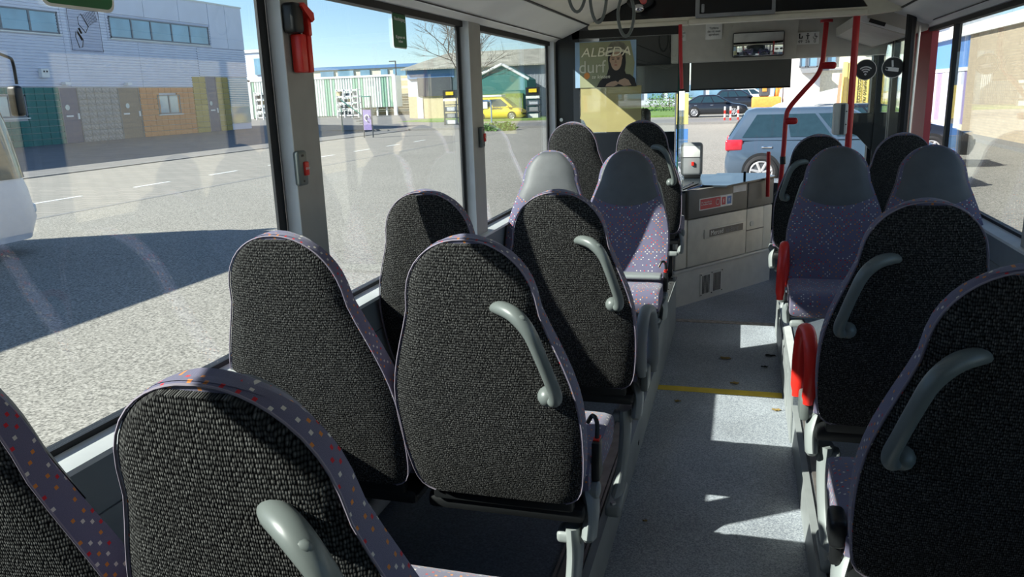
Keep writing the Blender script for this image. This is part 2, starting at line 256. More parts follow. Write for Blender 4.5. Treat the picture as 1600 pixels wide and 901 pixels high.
# ------------------------------------------------------------------ mesh builder
class MB:
    def __init__(s): s.v = []; s.f = []; s.uv = {}
    def add(s, vs, fs, uvs=None):
        o = len(s.v); s.v += [tuple(v) for v in vs]
        for i, f in enumerate(fs):
            s.f.append([o+k for k in f])
            if uvs: s.uv[len(s.f)-1] = [uvs[k] for k in f]
        return s
    def box(s, x0, x1, y0, y1, z0, z1):
        v = [(x, y, z) for z in (z0, z1) for y in (y0, y1) for x in (x0, x1)]
        return s.add(v, [(0, 2, 3, 1), (4, 5, 7, 6), (0, 1, 5, 4), (2, 6, 7, 3), (0, 4, 6, 2), (1, 3, 7, 5)])
    def rbox(s, x0, x1, y0, y1, z0, z1, r, seg=2):
        bm = bmesh.new(); bmesh.ops.create_cube(bm, size=1.0)
        for v in bm.verts: v.co = Vector(((x0+x1)/2+v.co.x*(x1-x0), (y0+y1)/2+v.co.y*(y1-y0), (z0+z1)/2+v.co.z*(z1-z0)))
        bmesh.ops.bevel(bm, geom=bm.edges[:], offset=r, segments=seg, profile=0.5, affect='EDGES')
        return s.bm(bm)
    def bm(s, bm, mx=None):
        bm.verts.index_update()
        vs = [(mx @ v.co if mx else v.co)[:] for v in bm.verts]; fs = [[v.index for v in f.verts] for f in bm.faces]
        bm.free(); return s.add(vs, fs)
    def merge(s, o, mx):
        n = len(s.v); nf = len(s.f)
        s.v += [(mx @ Vector(v))[:] for v in o.v]
        for i, f in enumerate(o.f):
            s.f.append([n+k for k in f])
            if i in o.uv: s.uv[nf+i] = o.uv[i]
        return s
    def obox(s, c, size, rot=(0, 0, 0)):
        from mathutils import Euler
        t = MB().box(-size[0]/2, size[0]/2, -size[1]/2, size[1]/2, -size[2]/2, size[2]/2)
        return s.merge(t, Matrix.Translation(c) @ Euler(rot).to_matrix().to_4x4())
    def prism(s, pts, a, b, axis='z'):
        """polygon in the two other axes, extruded from a to b along axis (x: pts=(y,z), y: pts=(x,z), z: pts=(x,y))"""
        def P(p, t): return {'x': (t, p[0], p[1]), 'y': (p[0], t, p[1]), 'z': (p[0], p[1], t)}[axis]
        n = len(pts); vs = [P(p, a) for p in pts]+[P(p, b) for p in pts]
        return s.add(vs, [list(range(n))[::-1], list(range(n, 2*n))]+[(i, (i+1) % n, n+(i+1) % n, n+i) for i in range(n)])
    def cyl(s, p0, p1, r, n=16, r1=None):
        return s.tube([p0, p1], [r, r if r1 is None else r1], n)
    def tube(s, pts, r, n=10, asp=1.0, up=None, closed=False):
        pts = [Vector(p) for p in pts]; m = len(pts)
        rr = r if isinstance(r, (list, tuple)) else [r]*m
        vs = []; nv = None
        for i, p in enumerate(pts):
            a = pts[(i-1) % m] if (closed or i > 0) else p; b = pts[(i+1) % m] if (closed or i < m-1) else p
            t = (b-a).normalized()
            if nv is None:
                u = Vector(up) if up else (Vector((0, 0, 1)) if abs(t.z) < 0.9 else Vector((0, 1, 0)))
                nv = (u-t*u.dot(t)).normalized()
            else:
                u = Vector(up) if up and abs(Vector(up).normalized().dot(t)) < 0.97 else nv
                nv = (u-t*u.dot(t)).normalized()
            bv = t.cross(nv)
            for k in range(n):
                th = 2*PI*k/n
                vs.append(p+nv*math.cos(th)*rr[i]+bv*math.sin(th)*rr[i]*asp)
        fs = []
        for i in range(m if closed else m-1):
            j = (i+1) % m
            for k in range(n): fs.append((i*n+k, i*n+(k+1) % n, j*n+(k+1) % n, j*n+k))
        if not closed: fs += [list(range(n))[::-1], [(m-1)*n+k for k in range(n)]]
        return s.add(vs, fs)
    def disc(s, c, nrm, r, h, n=24):
        c = Vector(c); nn = Vector(nrm).normalized(); return s.cyl(c, c+nn*h, r, n)
    def ball(s, c, r, sc=(1, 1, 1), seg=14):
        bm = bmesh.new(); bmesh.ops.create_uvsphere(bm, u_segments=seg, v_segments=max(6, seg//2), radius=r)
        return s.bm(bm, Matrix.Translation(c) @ Matrix.Diagonal((*sc, 1)))
    def boxuv(s):
        for i, f in enumerate(s.f):
            a, b, c = (Vector(s.v[f[k]]) for k in (0, 1, 2)); n = (b-a).cross(c-a)
            ax = max(range(3), key=lambda k: abs(n[k])); q = [k for k in range(3) if k != ax]
            s.uv[i] = [(s.v[k][q[0]], s.v[k][q[1]]) for k in f]
        return s
    def build(s, name, m, parent=None, smooth=True, ang=38):
        me = bpy.data.meshes.new(name)
        if parent is None:
            xs, ys, zs = zip(*s.v); off = Vector(((min(xs)+max(xs))/2, (min(ys)+max(ys))/2, min(zs)))
        else:
            off = Vector((0, 0, 0)); p = parent
            while p: off += p.location; p = p.parent
        me.from_pydata([(Vector(v)-off)[:] for v in s.v], [], s.f)
        if s.uv:
            ul = me.uv_layers.new(name='UVMap')
            for p in me.polygons:
                u = s.uv.get(p.index)
                if u:
                    for k, li in enumerate(p.loop_indices): ul.data[li].uv = u[k]
        bm = bmesh.new(); bm.from_mesh(me); bmesh.ops.recalc_face_normals(bm, faces=bm.faces[:]); bm.to_mesh(me); bm.free()
        me.materials.append(MT[m] if isinstance(m, str) else m)
        if smooth:
            me.shade_smooth(); me.set_sharp_from_angle(angle=math.radians(ang))
        o = bpy.data.objects.new(name, me); C.objects.link(o)
        if parent is None: o.location = off
        else: o.parent = parent
        return o
def tag(o, label=None, cat=None, group=None, kind=None):
    if label: o['label'] = label
    if cat: o['category'] = cat
    if group: o['group'] = group
    if kind: o['kind'] = kind
    return o
def thing(name, label, cat, loc=(0, 0, 0), group=None):
    o = bpy.data.objects.new(name, None); C.objects.link(o); o.location = loc; o.empty_display_size = 0.1
    return tag(o, label, cat, group)
def struct(name, mb, m, label=None, **kw):
    return tag(mb.build(name, m, None, **kw), label, None, None, 'structure')
def text(name, s, size, loc, rot, m, parent, ext=0.0006, ax='CENTER', sx=1.0, shear=0.0, space=1.0):
    cu = bpy.data.curves.new(name, 'FONT'); cu.body = s; cu.size = size; cu.extrude = ext; cu.align_x = ax; cu.align_y = 'CENTER'
    cu.shear = shear; cu.space_line = space
    t = bpy.data.objects.new(name, cu); C.objects.link(t)
    dg = bpy.context.evaluated_depsgraph_get(); me = bpy.data.meshes.new_from_object(t.evaluated_get(dg))
    bpy.data.objects.remove(t); bpy.data.curves.remove(cu)
    me.name = name; me.materials.clear(); me.materials.append(MT[m])
    from mathutils import Euler
    mx = (rot if isinstance(rot, Matrix) else Euler(rot).to_matrix()).to_4x4() @ Matrix.Diagonal((sx, 1, 1, 1))
    off = Vector((0, 0, 0)); p = parent
    while p: off += p.location; p = p.parent
    me.transform(Matrix.Translation(Vector(loc)-off) @ mx)
    o = bpy.data.objects.new(name, me); C.objects.link(o); o.parent = parent
    return o
def rotm(xa, ya):
    """rotation whose local x and y axes are the given world directions"""
    x = Vector(xa).normalized(); y = Vector(ya).normalized(); z = x.cross(y)
    return Matrix((x, y, z)).transposed()
def smooth_path(pts, n=6):
    P = [Vector(p) for p in pts]; out = []
    for i in range(len(P)-1):
        p0 = P[max(0, i-1)]; p1 = P[i]; p2 = P[i+1]; p3 = P[min(len(P)-1, i+2)]
        for k in range(n):
            t = k/n
            out.append(0.5*((2*p1)+(p2-p0)*t+(2*p0-5*p1+4*p2-p3)*t*t+(3*p1-p0-3*p2+p3)*t**3))
    out.append(P[-1]); return out
def copy_tree(o, parent=None):
    c = o.copy(); C.objects.link(c)
    if parent: c.parent = parent
    for ch in list(o.children): copy_tree(ch, c)
    return c

# ================================================================== THE BUS SHELL
XL, XR = -1.28, 1.16
ZS, ZT = 0.958, 1.94
YB, YF = -2.7, 8.0
struct('floor', MB().box(XL-0.04, XR+0.04, YB, 8.05, -0.12, 0.0), 'floor')
# raised platforms beside the aisle
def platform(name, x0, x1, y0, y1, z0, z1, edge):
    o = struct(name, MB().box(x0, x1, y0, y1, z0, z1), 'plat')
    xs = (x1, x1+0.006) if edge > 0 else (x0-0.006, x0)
    MB().box(xs[0], xs[1], y0, y1, max(0.002, z0), z1).build('side_panel', 'platside', o)
    nx = (x1-0.012, x1+0.012) if edge > 0 else (x0-0.012, x0+0.012)
    MB().box(nx[0], nx[1], y0, y1, z1-0.001, z1+0.008).build('edge_nosing', 'platside', o)
    return o
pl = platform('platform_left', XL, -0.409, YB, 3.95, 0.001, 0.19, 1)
b = MB()
for x in (-0.50, -0.43): b.box(x-0.004, x+0.004, YB+.1, 3.93, 0.19, 0.201)
b.box(-0.49, -0.44, YB+.1, 3.93, 0.19, 0.196)
b.build('seat_rail', 'rail', pl)
b = MB()
for y in (0.9, 1.5, 2.1, 2.7, 3.3): b.box(-0.4035, -0.401, y, y+0.028, 0.06, 0.075)
b.build('panel_slot', 'rubber', pl)
pw = platform('platform_left_wheel_arch', XL, -0.409, 3.95, 5.40, 0.001, 0.352, 1)
MB().box(-0.44, -0.404, 3.945, 5.40, 0.3525, 0.362).build('step_nosing', 'steel', pw)
b = MB()
for y in [4.05+0.16*k for k in range(9)]: b.cyl((-0.425, y, 0.362), (-0.425, y, 0.366), 0.006, 8)
b.build('screw', 'blackp', pw)
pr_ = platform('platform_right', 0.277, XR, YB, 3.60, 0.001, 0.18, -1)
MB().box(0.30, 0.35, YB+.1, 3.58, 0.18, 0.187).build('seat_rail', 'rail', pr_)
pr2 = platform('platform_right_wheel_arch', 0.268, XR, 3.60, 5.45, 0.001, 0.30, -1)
MB().box(0.262, 0.30, 3.595, 5.45, 0.3, 0.309).build('step_nosing', 'sill', pr2)
b = MB()
b.box(0.2565, 0.2615, 3.9, 4.5, 0.06, 0.24); b.box(0.2565, 0.2615, 4.55, 5.1, 0.06, 0.24)
b.build('hatch_panel', 'platside', pr2)

# side walls under the windows
for side, x, sgn, y0, y1 in (('left', XL, 1, YB, 8.0), ('right', XR, -1, YB, 6.2)):
    xo = x-0.05*sgn
    w = struct('wall_'+side, MB().box(min(xo, x+0.03*sgn), max(xo, x+0.03*sgn), y0, y1, -0.45, ZS-0.03), 'wall')
    # inner panel sheets with joints
    ys = [y0, -1.2, 0.35, 1.75, 3.30, 4.7, y1]
    for a, c in zip(ys[:-1], ys[1:]):
        MB().box(min(x+0.03*sgn, x+0.036*sgn), max(x+0.03*sgn, x+0.036*sgn), a+0.003, c-0.003, 0.36, 0.80).build('lower_panel', 'wall', w)
        MB().box(min(x+0.03*sgn, x+0.036*sgn), max(x+0.03*sgn, x+0.036*sgn), a+0.003, c-0.003, 0.806, 0.925).build('upper_panel', 'wall', w)
    # sloping sill
    s = struct('trim_sill_'+side, MB().prism([(x-0.03*sgn, ZS-0.03), (x+0.062*sgn, ZS-0.03), (x+0.062*sgn, ZS-0.018), (x+0.012*sgn, ZS-0.004), (x-0.03*sgn, ZS-0.004)], y0, y1, 'y'), 'sill')
    # black gasket lines along the bottom and the top of the glass
    b = MB(); b.box(min(x-0.02*sgn, x+0.006*sgn), max(x-0.02*sgn, x+0.006*sgn), y0, y1, ZS-0.004, ZS+0.009)
    b.box(min(x-0.02*sgn, x+0.02*sgn), max(x-0.02*sgn, x+0.02*sgn), y0, y1 if side == 'left' else 8, ZT-0.012, ZT+0.03)
    struct('trim_gasket_'+side, b, 'rubber')
    # header above the windows
    b = MB(); b.prism([(x-0.06*sgn, ZT+0.02), (x+0.045*sgn, ZT+0.012), (x+0.075*sgn, ZT+0.035), (x+0.085*sgn, ZT+0.13), (x-0.06*sgn, ZT+0.42)], YB, 5.42 if side == 'left' else 8, 'y')
    struct('trim_header_'+side, b, 'cove')
struct('baseboard_left', MB().cyl((XL+0.1, YB, 0.24), (XL+0.1, 3.9, 0.24), 0.028, 12), 'grey')
# pillars between the windows
def pillar(name, y0, y1, sgn, x, m='pillar', ml='pillar_skytint', z0=ZS-0.02, z1=ZT+0.03, d=0.045, cham=0.003):
    b = MB().prism([(x-0.006*sgn, y0+0.03), (x+0.008*sgn, y0+0.03), (x+d*sgn, y0+0.03+cham), (x+d*sgn, y1-0.012), (x+0.008*sgn, y1-0.01), (x-0.006*sgn, y1-0.01)], z0, z1, 'z')
    o = struct(name, b, m, smooth=False)
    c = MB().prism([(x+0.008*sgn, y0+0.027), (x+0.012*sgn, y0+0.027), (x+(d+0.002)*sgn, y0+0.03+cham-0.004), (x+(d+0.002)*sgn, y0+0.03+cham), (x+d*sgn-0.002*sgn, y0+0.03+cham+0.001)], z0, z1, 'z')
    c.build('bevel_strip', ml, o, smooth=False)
    g = MB().box(min(x-0.0055*sgn, x+0.003*sgn), max(x-0.0055*sgn, x+0.003*sgn), y0-0.014, y0+0.026, z0, z1)
    g.box(min(x-0.0055*sgn, x+0.003*sgn), max(x-0.0055*sgn, x+0.003*sgn), y1-0.012, y1+0.004, z0, z1)
    g.build('rubber_seal', 'rubber', o)
    return o
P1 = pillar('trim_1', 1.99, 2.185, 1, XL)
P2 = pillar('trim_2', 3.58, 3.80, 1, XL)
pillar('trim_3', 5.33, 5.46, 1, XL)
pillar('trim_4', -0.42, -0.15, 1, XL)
struct('wall_left_rear', MB().box(XL-.03, XL+.03, YB, -0.3, ZS-.03, ZT+.05), 'wall')  # added unseen wall, closes the rear window bay to cut ambient light
struct('wall_right_rear', MB().box(XR-.03, XR+.03, YB, -0.95, ZS-.03, ZT+.05), 'wall')  # right rear bay walled up out of view too, added to dim the interior
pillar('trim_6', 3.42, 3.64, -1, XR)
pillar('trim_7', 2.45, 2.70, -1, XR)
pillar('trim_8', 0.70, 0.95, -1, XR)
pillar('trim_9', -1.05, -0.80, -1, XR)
def window(n, x, y0, y1, z0=ZS, z1=ZT, m='glass'):
    return struct('window_%d' % n, MB().box(x-0.004, x+0.002, y0, y1, z0, z1), m, smooth=False)
WL = {}
for n, (a, c) in enumerate([(-0.15, 1.99), (2.185, 3.58), (3.80, 5.33), (5.5, 7.75)], 1): WL[n] = window(n, XL, a, c)
for n, (a, c) in enumerate([(-0.8, 0.7), (0.95, 2.45), (2.7, 3.42), (3.64, 5.23)], 6): window(n, XR, a, c)
# slim dark post at the front end of the right window
struct('trim_10', MB().box(XR-0.015, XR+0.02, 5.215, 5.265, ZS-0.02, ZT+0.04), 'rubber')

# roof, ceiling and coves
struct('roof', MB().box(XL-0.06, XR+0.06, YB-.05, 8.1, 2.42, 2.50), 'white')
def cx(x, s): return x if s < 0 else -0.12-x
def ceil_mesh(pts, th=0.03):
    b = MB(); n = len(pts)
    return b.prism(pts+[(p[0], p[1]+th) for p in pts[::-1]], YB, 5.42, 'y')
struct('ceiling', ceil_mesh([(-1.005, 2.055), (-0.70, 2.205), (-0.50, 2.255), (-0.06, 2.285), (0.38, 2.255), (0.58, 2.205), (0.885, 2.055)]), 'ceil')
struct('trim_cove_left', ceil_mesh([(-1.235, 1.965), (-1.19, 1.972), (-1.16, 1.985), (-1.018, 2.046)]), 'cove')
b = MB().prism([(1.115, 1.965), (1.07, 1.972), (1.04, 1.985), (0.898, 2.046), (0.898, 2.076), (1.04, 2.015), (1.115, 1.995)], YB, 7.3, 'y')
struct('trim_cove_right', b, 'cove')
b = MB()
for s in (-1, 1):
    x = cx(-1.0115, s); b.box(x-0.007, x+0.007, YB, 5.42, 2.049, 2.062)
for s in (-1, 1):
    x = cx(-1.188, s); b.box(x-0.003, x+0.003, YB, 5.42, 1.9685, 1.9715)
struct('trim_ceiling_joint', b, 'rubber')
struct('wall_rear', MB().box(XL-.05, XR+.05, YB-0.06, YB, -0.4, 2.45), 'wall')

# front bulkhead: dark fascia, cream beam, header above the windscreen
struct('wall_front_fascia', MB().box(-1.26, 1.12, 5.44, 5.50, 2.066, 2.42), 'screen')
bm_ = MB().rbox(-1.01, -0.36, 5.40, 5.50, 2.018, 2.045, 0.008); bm_.box(-1.0, 0.70, 5.41, 5.50, 2.042, 2.066); bm_.rbox(-0.358, 0.70, 5.395, 5.50, 2.02, 2.052, 0.008); bm_.prism([(0.70, 2.02), (0.89, 2.035), (0.89, 2.06), (0.62, 2.19), (0.70, 2.07)], 5.415, 5.5, 'y')
struct('trim_beam', bm_, 'beam')
struct('ceiling_front', MB().box(-1.27, 1.14, 5.50, 8.0, 2.20, 2.26), 'header')
hd = MB().prism([(7.18, 2.20), (7.20, 1.90), (7.24, 1.845), (7.34, 1.84), (7.95, 1.98), (7.95, 2.20)], -0.62, 1.10, 'x')
hd = struct('wall_front_header', hd, 'header')
MB().prism([(7.165, 2.19), (7.185, 1.90), (7.235, 1.838), (7.34, 1.835), (7.34, 2.19)], -1.24, -0.625, 'x').build('dark_end_panel', 'blackp', hd)
# door mechanism cover at the right front
dc = struct('trim_door_cover', MB().prism([(0.70, 2.06), (0.705, 1.995), (0.98, 1.90), (1.10, 1.93), (1.12, 2.06)], 5.72, 7.18, 'y'), 'header')
MB().prism([(0.70, 2.062), (0.703, 2.0), (0.99, 1.905), (1.0, 1.925), (0.74, 2.02), (0.73, 2.062)], 5.70, 5.72, 'y').build('front_flange', 'cove', dc)
MB().obox((0.80, 5.699, 1.99), (0.10, 0.006, 0.024), (0, 0.33, 0)).build('grille_slot', 'blackp', dc)
# windscreen, A pillars, driver side window and front door
wsx = MB().prism([(7.97, 0.70), (7.99, 0.70), (7.99, 2.05), (7.97, 2.05)], -1.22, 1.10, 'x')
struct('window_11', wsx, 'wglass', smooth=False)
b = MB().box(1.10, 1.18, 7.90, 8.02, -0.4, 2.1); b.box(-1.30, -1.20, 7.90, 8.02, -0.4, 2.1)
struct('trim_windscreen_pillars', b, 'blackp')
struct('wall_front_apron', MB().box(-1.3, 1.18, 7.99, 8.06, -0.4, 0.74), 'blackp')
b = MB().prism([(0.93, 1.36), (1.34, 1.36), (1.34, 1.2), (1.235, 0.98), (1.19, 0.93), (1.13, 1.02), (1.0, 1.16), (0.93, 1.19)], 7.84, 7.88, 'y')
struct('trim_door_corner_panel', b, 'blackp')
# red door post on the right (two faces) with a black edge strip
dp = struct('trim_door_post', MB().prism([(1.19, 5.84), (1.15, 5.84), (1.115, 6.02), (1.115, 6.24), (1.19, 6.24)], -0.2, ZT+0.04, 'z'), 'redd', smooth=False)
MB().box(1.095, 1.19, 6.242, 6.34, -0.2, ZT+0.06).build('black_edge', 'rubber', dp)
d1 = struct('door_1', MB().box(1.14, 1.165, 6.36, 7.88, 0.02, 0.35), 'blackp')
for y in (6.36, 7.05, 7.13, 7.82): MB().box(1.13, 1.175, y, y+0.05, 0.02, 1.95).build('door_stile', 'blackp', d1)
MB().box(1.15, 1.156, 6.40, 7.05, 0.35, 1.93).build('door_pane', 'glass', d1, smooth=False)
MB().box(1.15, 1.156, 7.18, 7.82, 0.35, 1.93).build('door_pane', 'glass', d1, smooth=False)
struct('trim_door_head', MB().box(1.10, 1.19, 6.2, 8.0, 1.94, 2.3), 'rubber')
struct('wall_left_front', MB().box(XL-.05, XL-.02, 5.42, 8.0, 1.94, 2.45), 'blackp')

# aisle floor markings
tag(MB().box(-0.405, 0.255, 4.165, 4.235, 0.0005, 0.0025).build('floor_marking', 'yellow'), 'yellow warning stripe painted across the grey aisle floor', 'floor marking')
tag(MB().box(-0.412, 0.262, 5.53, 5.595, 0.0005, 0.003).build('threshold_strip', 'strip'), 'worn metal joint strip across the aisle floor near the driver cab', 'floor strip')

# ------------------------------------------------------------------ partition behind the driver
pt = struct('wall_driver_partition', MB().box(-1.25, -0.435, 5.42, 5.47, 0.0, 1.345), 'blackwall')
MB().box(-1.25, -1.072, 5.42, 5.46, 1.345, 2.04).build('side_panel', 'blackwall', pt)
MB().box(-1.12, -0.42, 5.42, 5.46, 1.965, 2.018).build('top_rail', 'blackp', pt)
MB().cyl((-1.2, 5.405, 1.44), (-1.2, 5.42, 1.44), 0.012, 12).build('bolt', 'steel', pt)
struct('window_12', MB().box(-1.12, -0.415, 5.437, 5.443, 1.345, 1.965), 'clear', smooth=False)
gs = thing('glass_screen', 'clear upright glass screen with green edge beside the driver partition', 'glass screen', (-0.415, 5.40, 0.4))
MB().box(-0.415, -0.405, 5.38, 5.90, 0.92, 2.0).build('pane', 'clear', gs, smooth=False)
MB().box(-0.4155, -0.4045, 5.372, 5.38, 0.66, 2.0).build('front_edge', mat('glass_edge_green', (0.03, 0.1, 0.08), 0.2), gs)
MB().tube([(-0.405, 5.365, 2.018), (-0.40, 5.36, 1.85), (-0.388, 5.355, 1.62)], 0.012, 10).build('red_edge_rail', 'red', gs)

# ------------------------------------------------------------------ driver cab: diagonal half wall
D0 = Vector((-0.43, 5.92, 0)); DD = Vector((0.68, 1.0, 0)).normalized(); DN = Vector((DD.y, -DD.x, 0))   # DN points to the aisle
DM = Matrix((DD, Vector((0, 0, 1)), DN)).transposed().to_4x4(); DM.translation = D0      # local: along, up, out
def dbox(u0, u1, z0, z1, n0, n1, r=0.0):
    t = MB()
    if r: t.rbox(u0, u1, z0, z1, n0, n1, r)
    else: t.box(u0, u1, z0, z1, n0, n1)
    return MB().merge(t, DM)
cw = struct('wall_driver_cab', dbox(-0.04, 1.26, 0.0, 0.86, -0.08, -0.03), 'cabdk')
dbox(-0.06, 1.24, 0.0, 0.262, -0.035, 0.0).build('base_panel', 'cablt', cw)
dbox(-0.06, 1.24, 0.262, 0.285, -0.035, 0.012, 0.008).build('base_ledge', 'cablt', cw)
dbox(-0.03, 0.10, 0.29, 0.66, -0.034, -0.004, 0.006).build('corner_panel', 'cab', cw)
dbox(0.107, 0.865, 0.29, 0.655, -0.034, 0.002, 0.008).build('lower_panel', 'cab', cw)
dbox(0.107, 0.865, 0.662, 0.88, -0.034, 0.004, 0.01).build('upper_panel', 'cabdk', cw)
dbox(0.872, 1.11, 0.29, 0.655, -0.034, 0.002, 0.008).build('end_panel', 'cab', cw)
dbox(0.872, 1.24, 0.662, 0.87, -0.034, 0.004, 0.01).build('upper_panel', 'cabdk', cw)
dbox(1.117, 1.24, 0.29, 0.655, -0.034, -0.004, 0.006).build('end_panel', 'cab', cw)
dbox(0.30, 0.84, 0.485, 0.565, -0.01, 0.012, 0.009).build('name_recess', 'cab', cw)
o = dbox(0.36, 0.80, 0.498, 0.553, 0.011, 0.0145).build('name_plate', 'cabdk', cw)
text('lettering', 'Merced', 0.052, DM @ Vector((0.372, 0.525, 0.0155)), rotm(DD, (0, 0, 1)), 'stwhite', o, ax='LEFT', sx=1.02)
text('worn_lettering', 'es-Benz', 0.052, DM @ Vector((0.566, 0.525, 0.0155)), rotm(DD, (0, 0, 1)), 'grey', o, ax='LEFT', sx=1.02)
MB().merge(MB().disc((0.935, 0.53, 0.002), (0, 0, 1), 0.022, 0.008), DM).build('lock', 'cablt', cw)
dbox(0.872, 1.11, 0.475, 0.482, 0.0, 0.008).build('grip_line', 'cabdk', cw)
vt = dbox(0.27, 0.56, 0.03, 0.215, 0.0, 0.005).build('vent_plate', 'cablt', cw)
for k in range(12):
    u = 0.295+0.0165*k+(0.045 if k > 5 else 0)
    dbox(u, u+0.0085, 0.05, 0.195, 0.004, 0.0062).build('vent_slot', 'rubber', vt)
for u in (0.28, 0.415, 0.55):
    for z in (0.042, 0.205): MB().merge(MB().disc((u, z, 0.005), (0, 0, 1), 0.005, 0.003, 8), DM).build('screw', 'blackp', vt)
st = thing('cab_sticker', 'red and white fare information sticker on the dark upper cab panel', 'sticker', tuple(DM @ Vector((0.43, 0.76, 0))))
dbox(0.235, 0.655, 0.715, 0.805, 0.004, 0.0052).build('backing', 'stwhite', st)
dbox(0.245, 0.50, 0.722, 0.798, 0.005, 0.0062).build('red_field', 'stred', st)
dbox(0.515, 0.565, 0.73, 0.79, 0.005, 0.0062).build('red_symbol_field', 'stred', st)
dbox(0.585, 0.64, 0.73, 0.79, 0.005, 0.0062).build('blue_symbol_field', 'stblue', st)
text('lettering', 'Uw reisproduct bij\nde chauffeur kopen', 0.017, DM @ Vector((0.254, 0.765, 0.0064)), rotm(DD, (0, 0, 1)), 'stwhite', st, ax='LEFT')
MB().merge(MB().tube([(0.46+0.022*math.cos(a*PI/8), 0.76+0.022*math.sin(a*PI/8), 0.0065) for a in range(16)], 0.0025, 6, closed=True), DM).build('round_symbol', 'stwhite', st)
text('symbol', 'E', 0.04, DM @ Vector((0.54, 0.76, 0.0064)), rotm(DD, (0, 0, 1)), 'stwhite', st)
text('symbol', 'R', 0.04, DM @ Vector((0.612, 0.76, 0.0064)), rotm(DD, (0, 0, 1)), 'stwhite', st)
tag(dbox(0.665, 0.84, 0.81, 0.862, 0.004, 0.0052).build('blank_sticker', 'stwhite'), 'small blank white sticker at the top right of the cab panel', 'sticker')
# dashboard behind it
ds = struct('dashboard', MB().prism([(-1.22, 6.35), (-0.50, 5.95), (-0.40, 6.02), (0.27, 7.0), (0.32, 7.45), (0.9, 7.6), (0.95, 7.95), (-1.22, 7.95)], 0.66, 0.73, 'z'), 'dash')
MB().prism([(-1.22, 6.35), (-0.50, 5.95), (-0.40, 6.02), (0.27, 7.0), (0.22, 7.25), (-1.22, 7.25)], 0.80, 0.878, 'z').build('cash_desk', 'dash', ds)
MB().prism([(-0.30, 6.28), (-0.10, 6.25), (0.28, 6.95), (0.20, 7.2), (-0.2, 7.2)], 0.878, 0.892, 'z').build('cash_tray', 'dash', ds)
MB().box(0.02, 0.04, 6.68, 6.70, 0.88, 0.955).build('latch', 'blackp', ds)
MB().prism([(7.25, 0.73), (7.95, 0.73), (7.95, 0.765), (7.45, 0.80), (7.25, 0.80)], -1.2, 0.9, 'x').build('hood', 'dash', ds)
tm = thing('ticket_machine', 'grey ticket machine with a small keypad on the dashboard', 'ticket machine', (-0.37, 6.9, 0.878))
MB().rbox(-0.50, -0.315, 6.87, 6.95, 0.90, 1.18, 0.03, 3).build('body', 'grey', tm)
MB().rbox(-0.485, -0.335, 6.862, 6.872, 1.06, 1.15, 0.004).build('display', 'stwhite', tm)
MB().box(-0.405, -0.385, 6.855, 6.87, 0.99, 1.02).build('red_key', 'redb', tm)
MB().rbox(-0.47, -0.33, 6.88, 6.96, 0.878, 0.92, 0.01).build('foot', 'blackp', tm)
for k in range(3):
    pn = thing('pen', ['silver pen leaning', 'dark pen lying', 'blue pen lying'][k]+' on the left corner of the cab ledge', 'pen', (-0.42+0.03*k, 5.99, 0.9))
    MB().cyl((-0.45+0.035*k, 5.98+0.03*k, 0.886), (-0.35+0.035*k, 6.06+0.03*k, 0.93-0.012*k), 0.005, 8).build('barrel', ['steel', 'blackp', 'stblue'][k], pn)
    MB().cyl((-0.35+0.035*k, 6.06+0.03*k, 0.93-0.012*k), (-0.34+0.035*k, 6.068+0.03*k, 0.9345-0.012*k), 0.004, 8).build('cap', 'blackp', pn)
# driver seat seen through the glass
dv = thing('driver_seat', 'black driver seat with tall headrest behind the glass partition', 'seat', (-0.80, 6.25, 0.0))
MB().rbox(-1.05, -0.56, 6.0, 6.12, 0.55, 1.22, 0.05, 3).build('backrest', 'carpet', dv)
MB().rbox(-0.93, -0.66, 6.0, 6.09, 1.25, 1.49, 0.04, 3).build('headrest', 'blackp', dv)
MB().rbox(-1.05, -0.56, 6.1, 6.6, 0.42, 0.55, 0.04, 3).build('cushion', 'blackp', dv)
MB().cyl((-0.8, 6.3, 0.0), (-0.8, 6.3, 0.43), 0.1).build('pedestal', 'blackp', dv)
MB().box(-0.86, -0.73, 6.03, 6.06, 1.18, 1.28).build('headrest_post', 'blackp', dv)

# ------------------------------------------------------------------ poster on the partition glass
po = thing('poster', 'school advertising poster with a portrait hanging on the partition glass', 'poster', (-0.9, 5.42, 1.35))
PY = 5.412
def pflat(name, pts, m, lay, parent=po):
    return MB().prism(pts, PY-0.0008*lay, PY-0.0008*lay-0.0007, 'y').build(name, m, parent, smooth=False)
pflat('sheet', [(-1.10, 1.648), (-0.69, 1.648), (-0.69, 1.944), (-1.10, 1.944)], 'posterblue', 0)
pflat('olive_field', [(-1.068, 1.648), (-0.715, 1.648), (-0.70, 1.80), (-0.73, 1.94), (-1.068, 1.94)], 'posterolive', 1)
pflat('hair', [(-0.888, 1.715), (-0.872, 1.77), (-0.878, 1.83), (-0.868, 1.90), (-0.83, 1.92), (-0.785, 1.915), (-0.762, 1.88), (-0.758, 1.80), (-0.765, 1.75), (-0.752, 1.715)], 'hair', 2)
pflat('clothes', [(-0.955, 1.648), (-0.93, 1.69), (-0.89, 1.725), (-0.85, 1.735), (-0.79, 1.735), (-0.73, 1.725), (-0.70, 1.70), (-0.685, 1.648)], 'hair', 3)
pflat('hat', [(-0.895, 1.858), (-0.885, 1.90), (-0.855, 1.932), (-0.815, 1.94), (-0.77, 1.925), (-0.745, 1.89), (-0.74, 1.855), (-0.78, 1.872), (-0.84, 1.872)], 'posterhat', 3)
pflat('hat_brim', [(-0.908, 1.850), (-0.90, 1.872), (-0.86, 1.886), (-0.82, 1.89), (-0.78, 1.886), (-0.742, 1.872), (-0.735, 1.852), (-0.775, 1.868), (-0.82, 1.873), (-0.865, 1.868)], 'fade', 5)
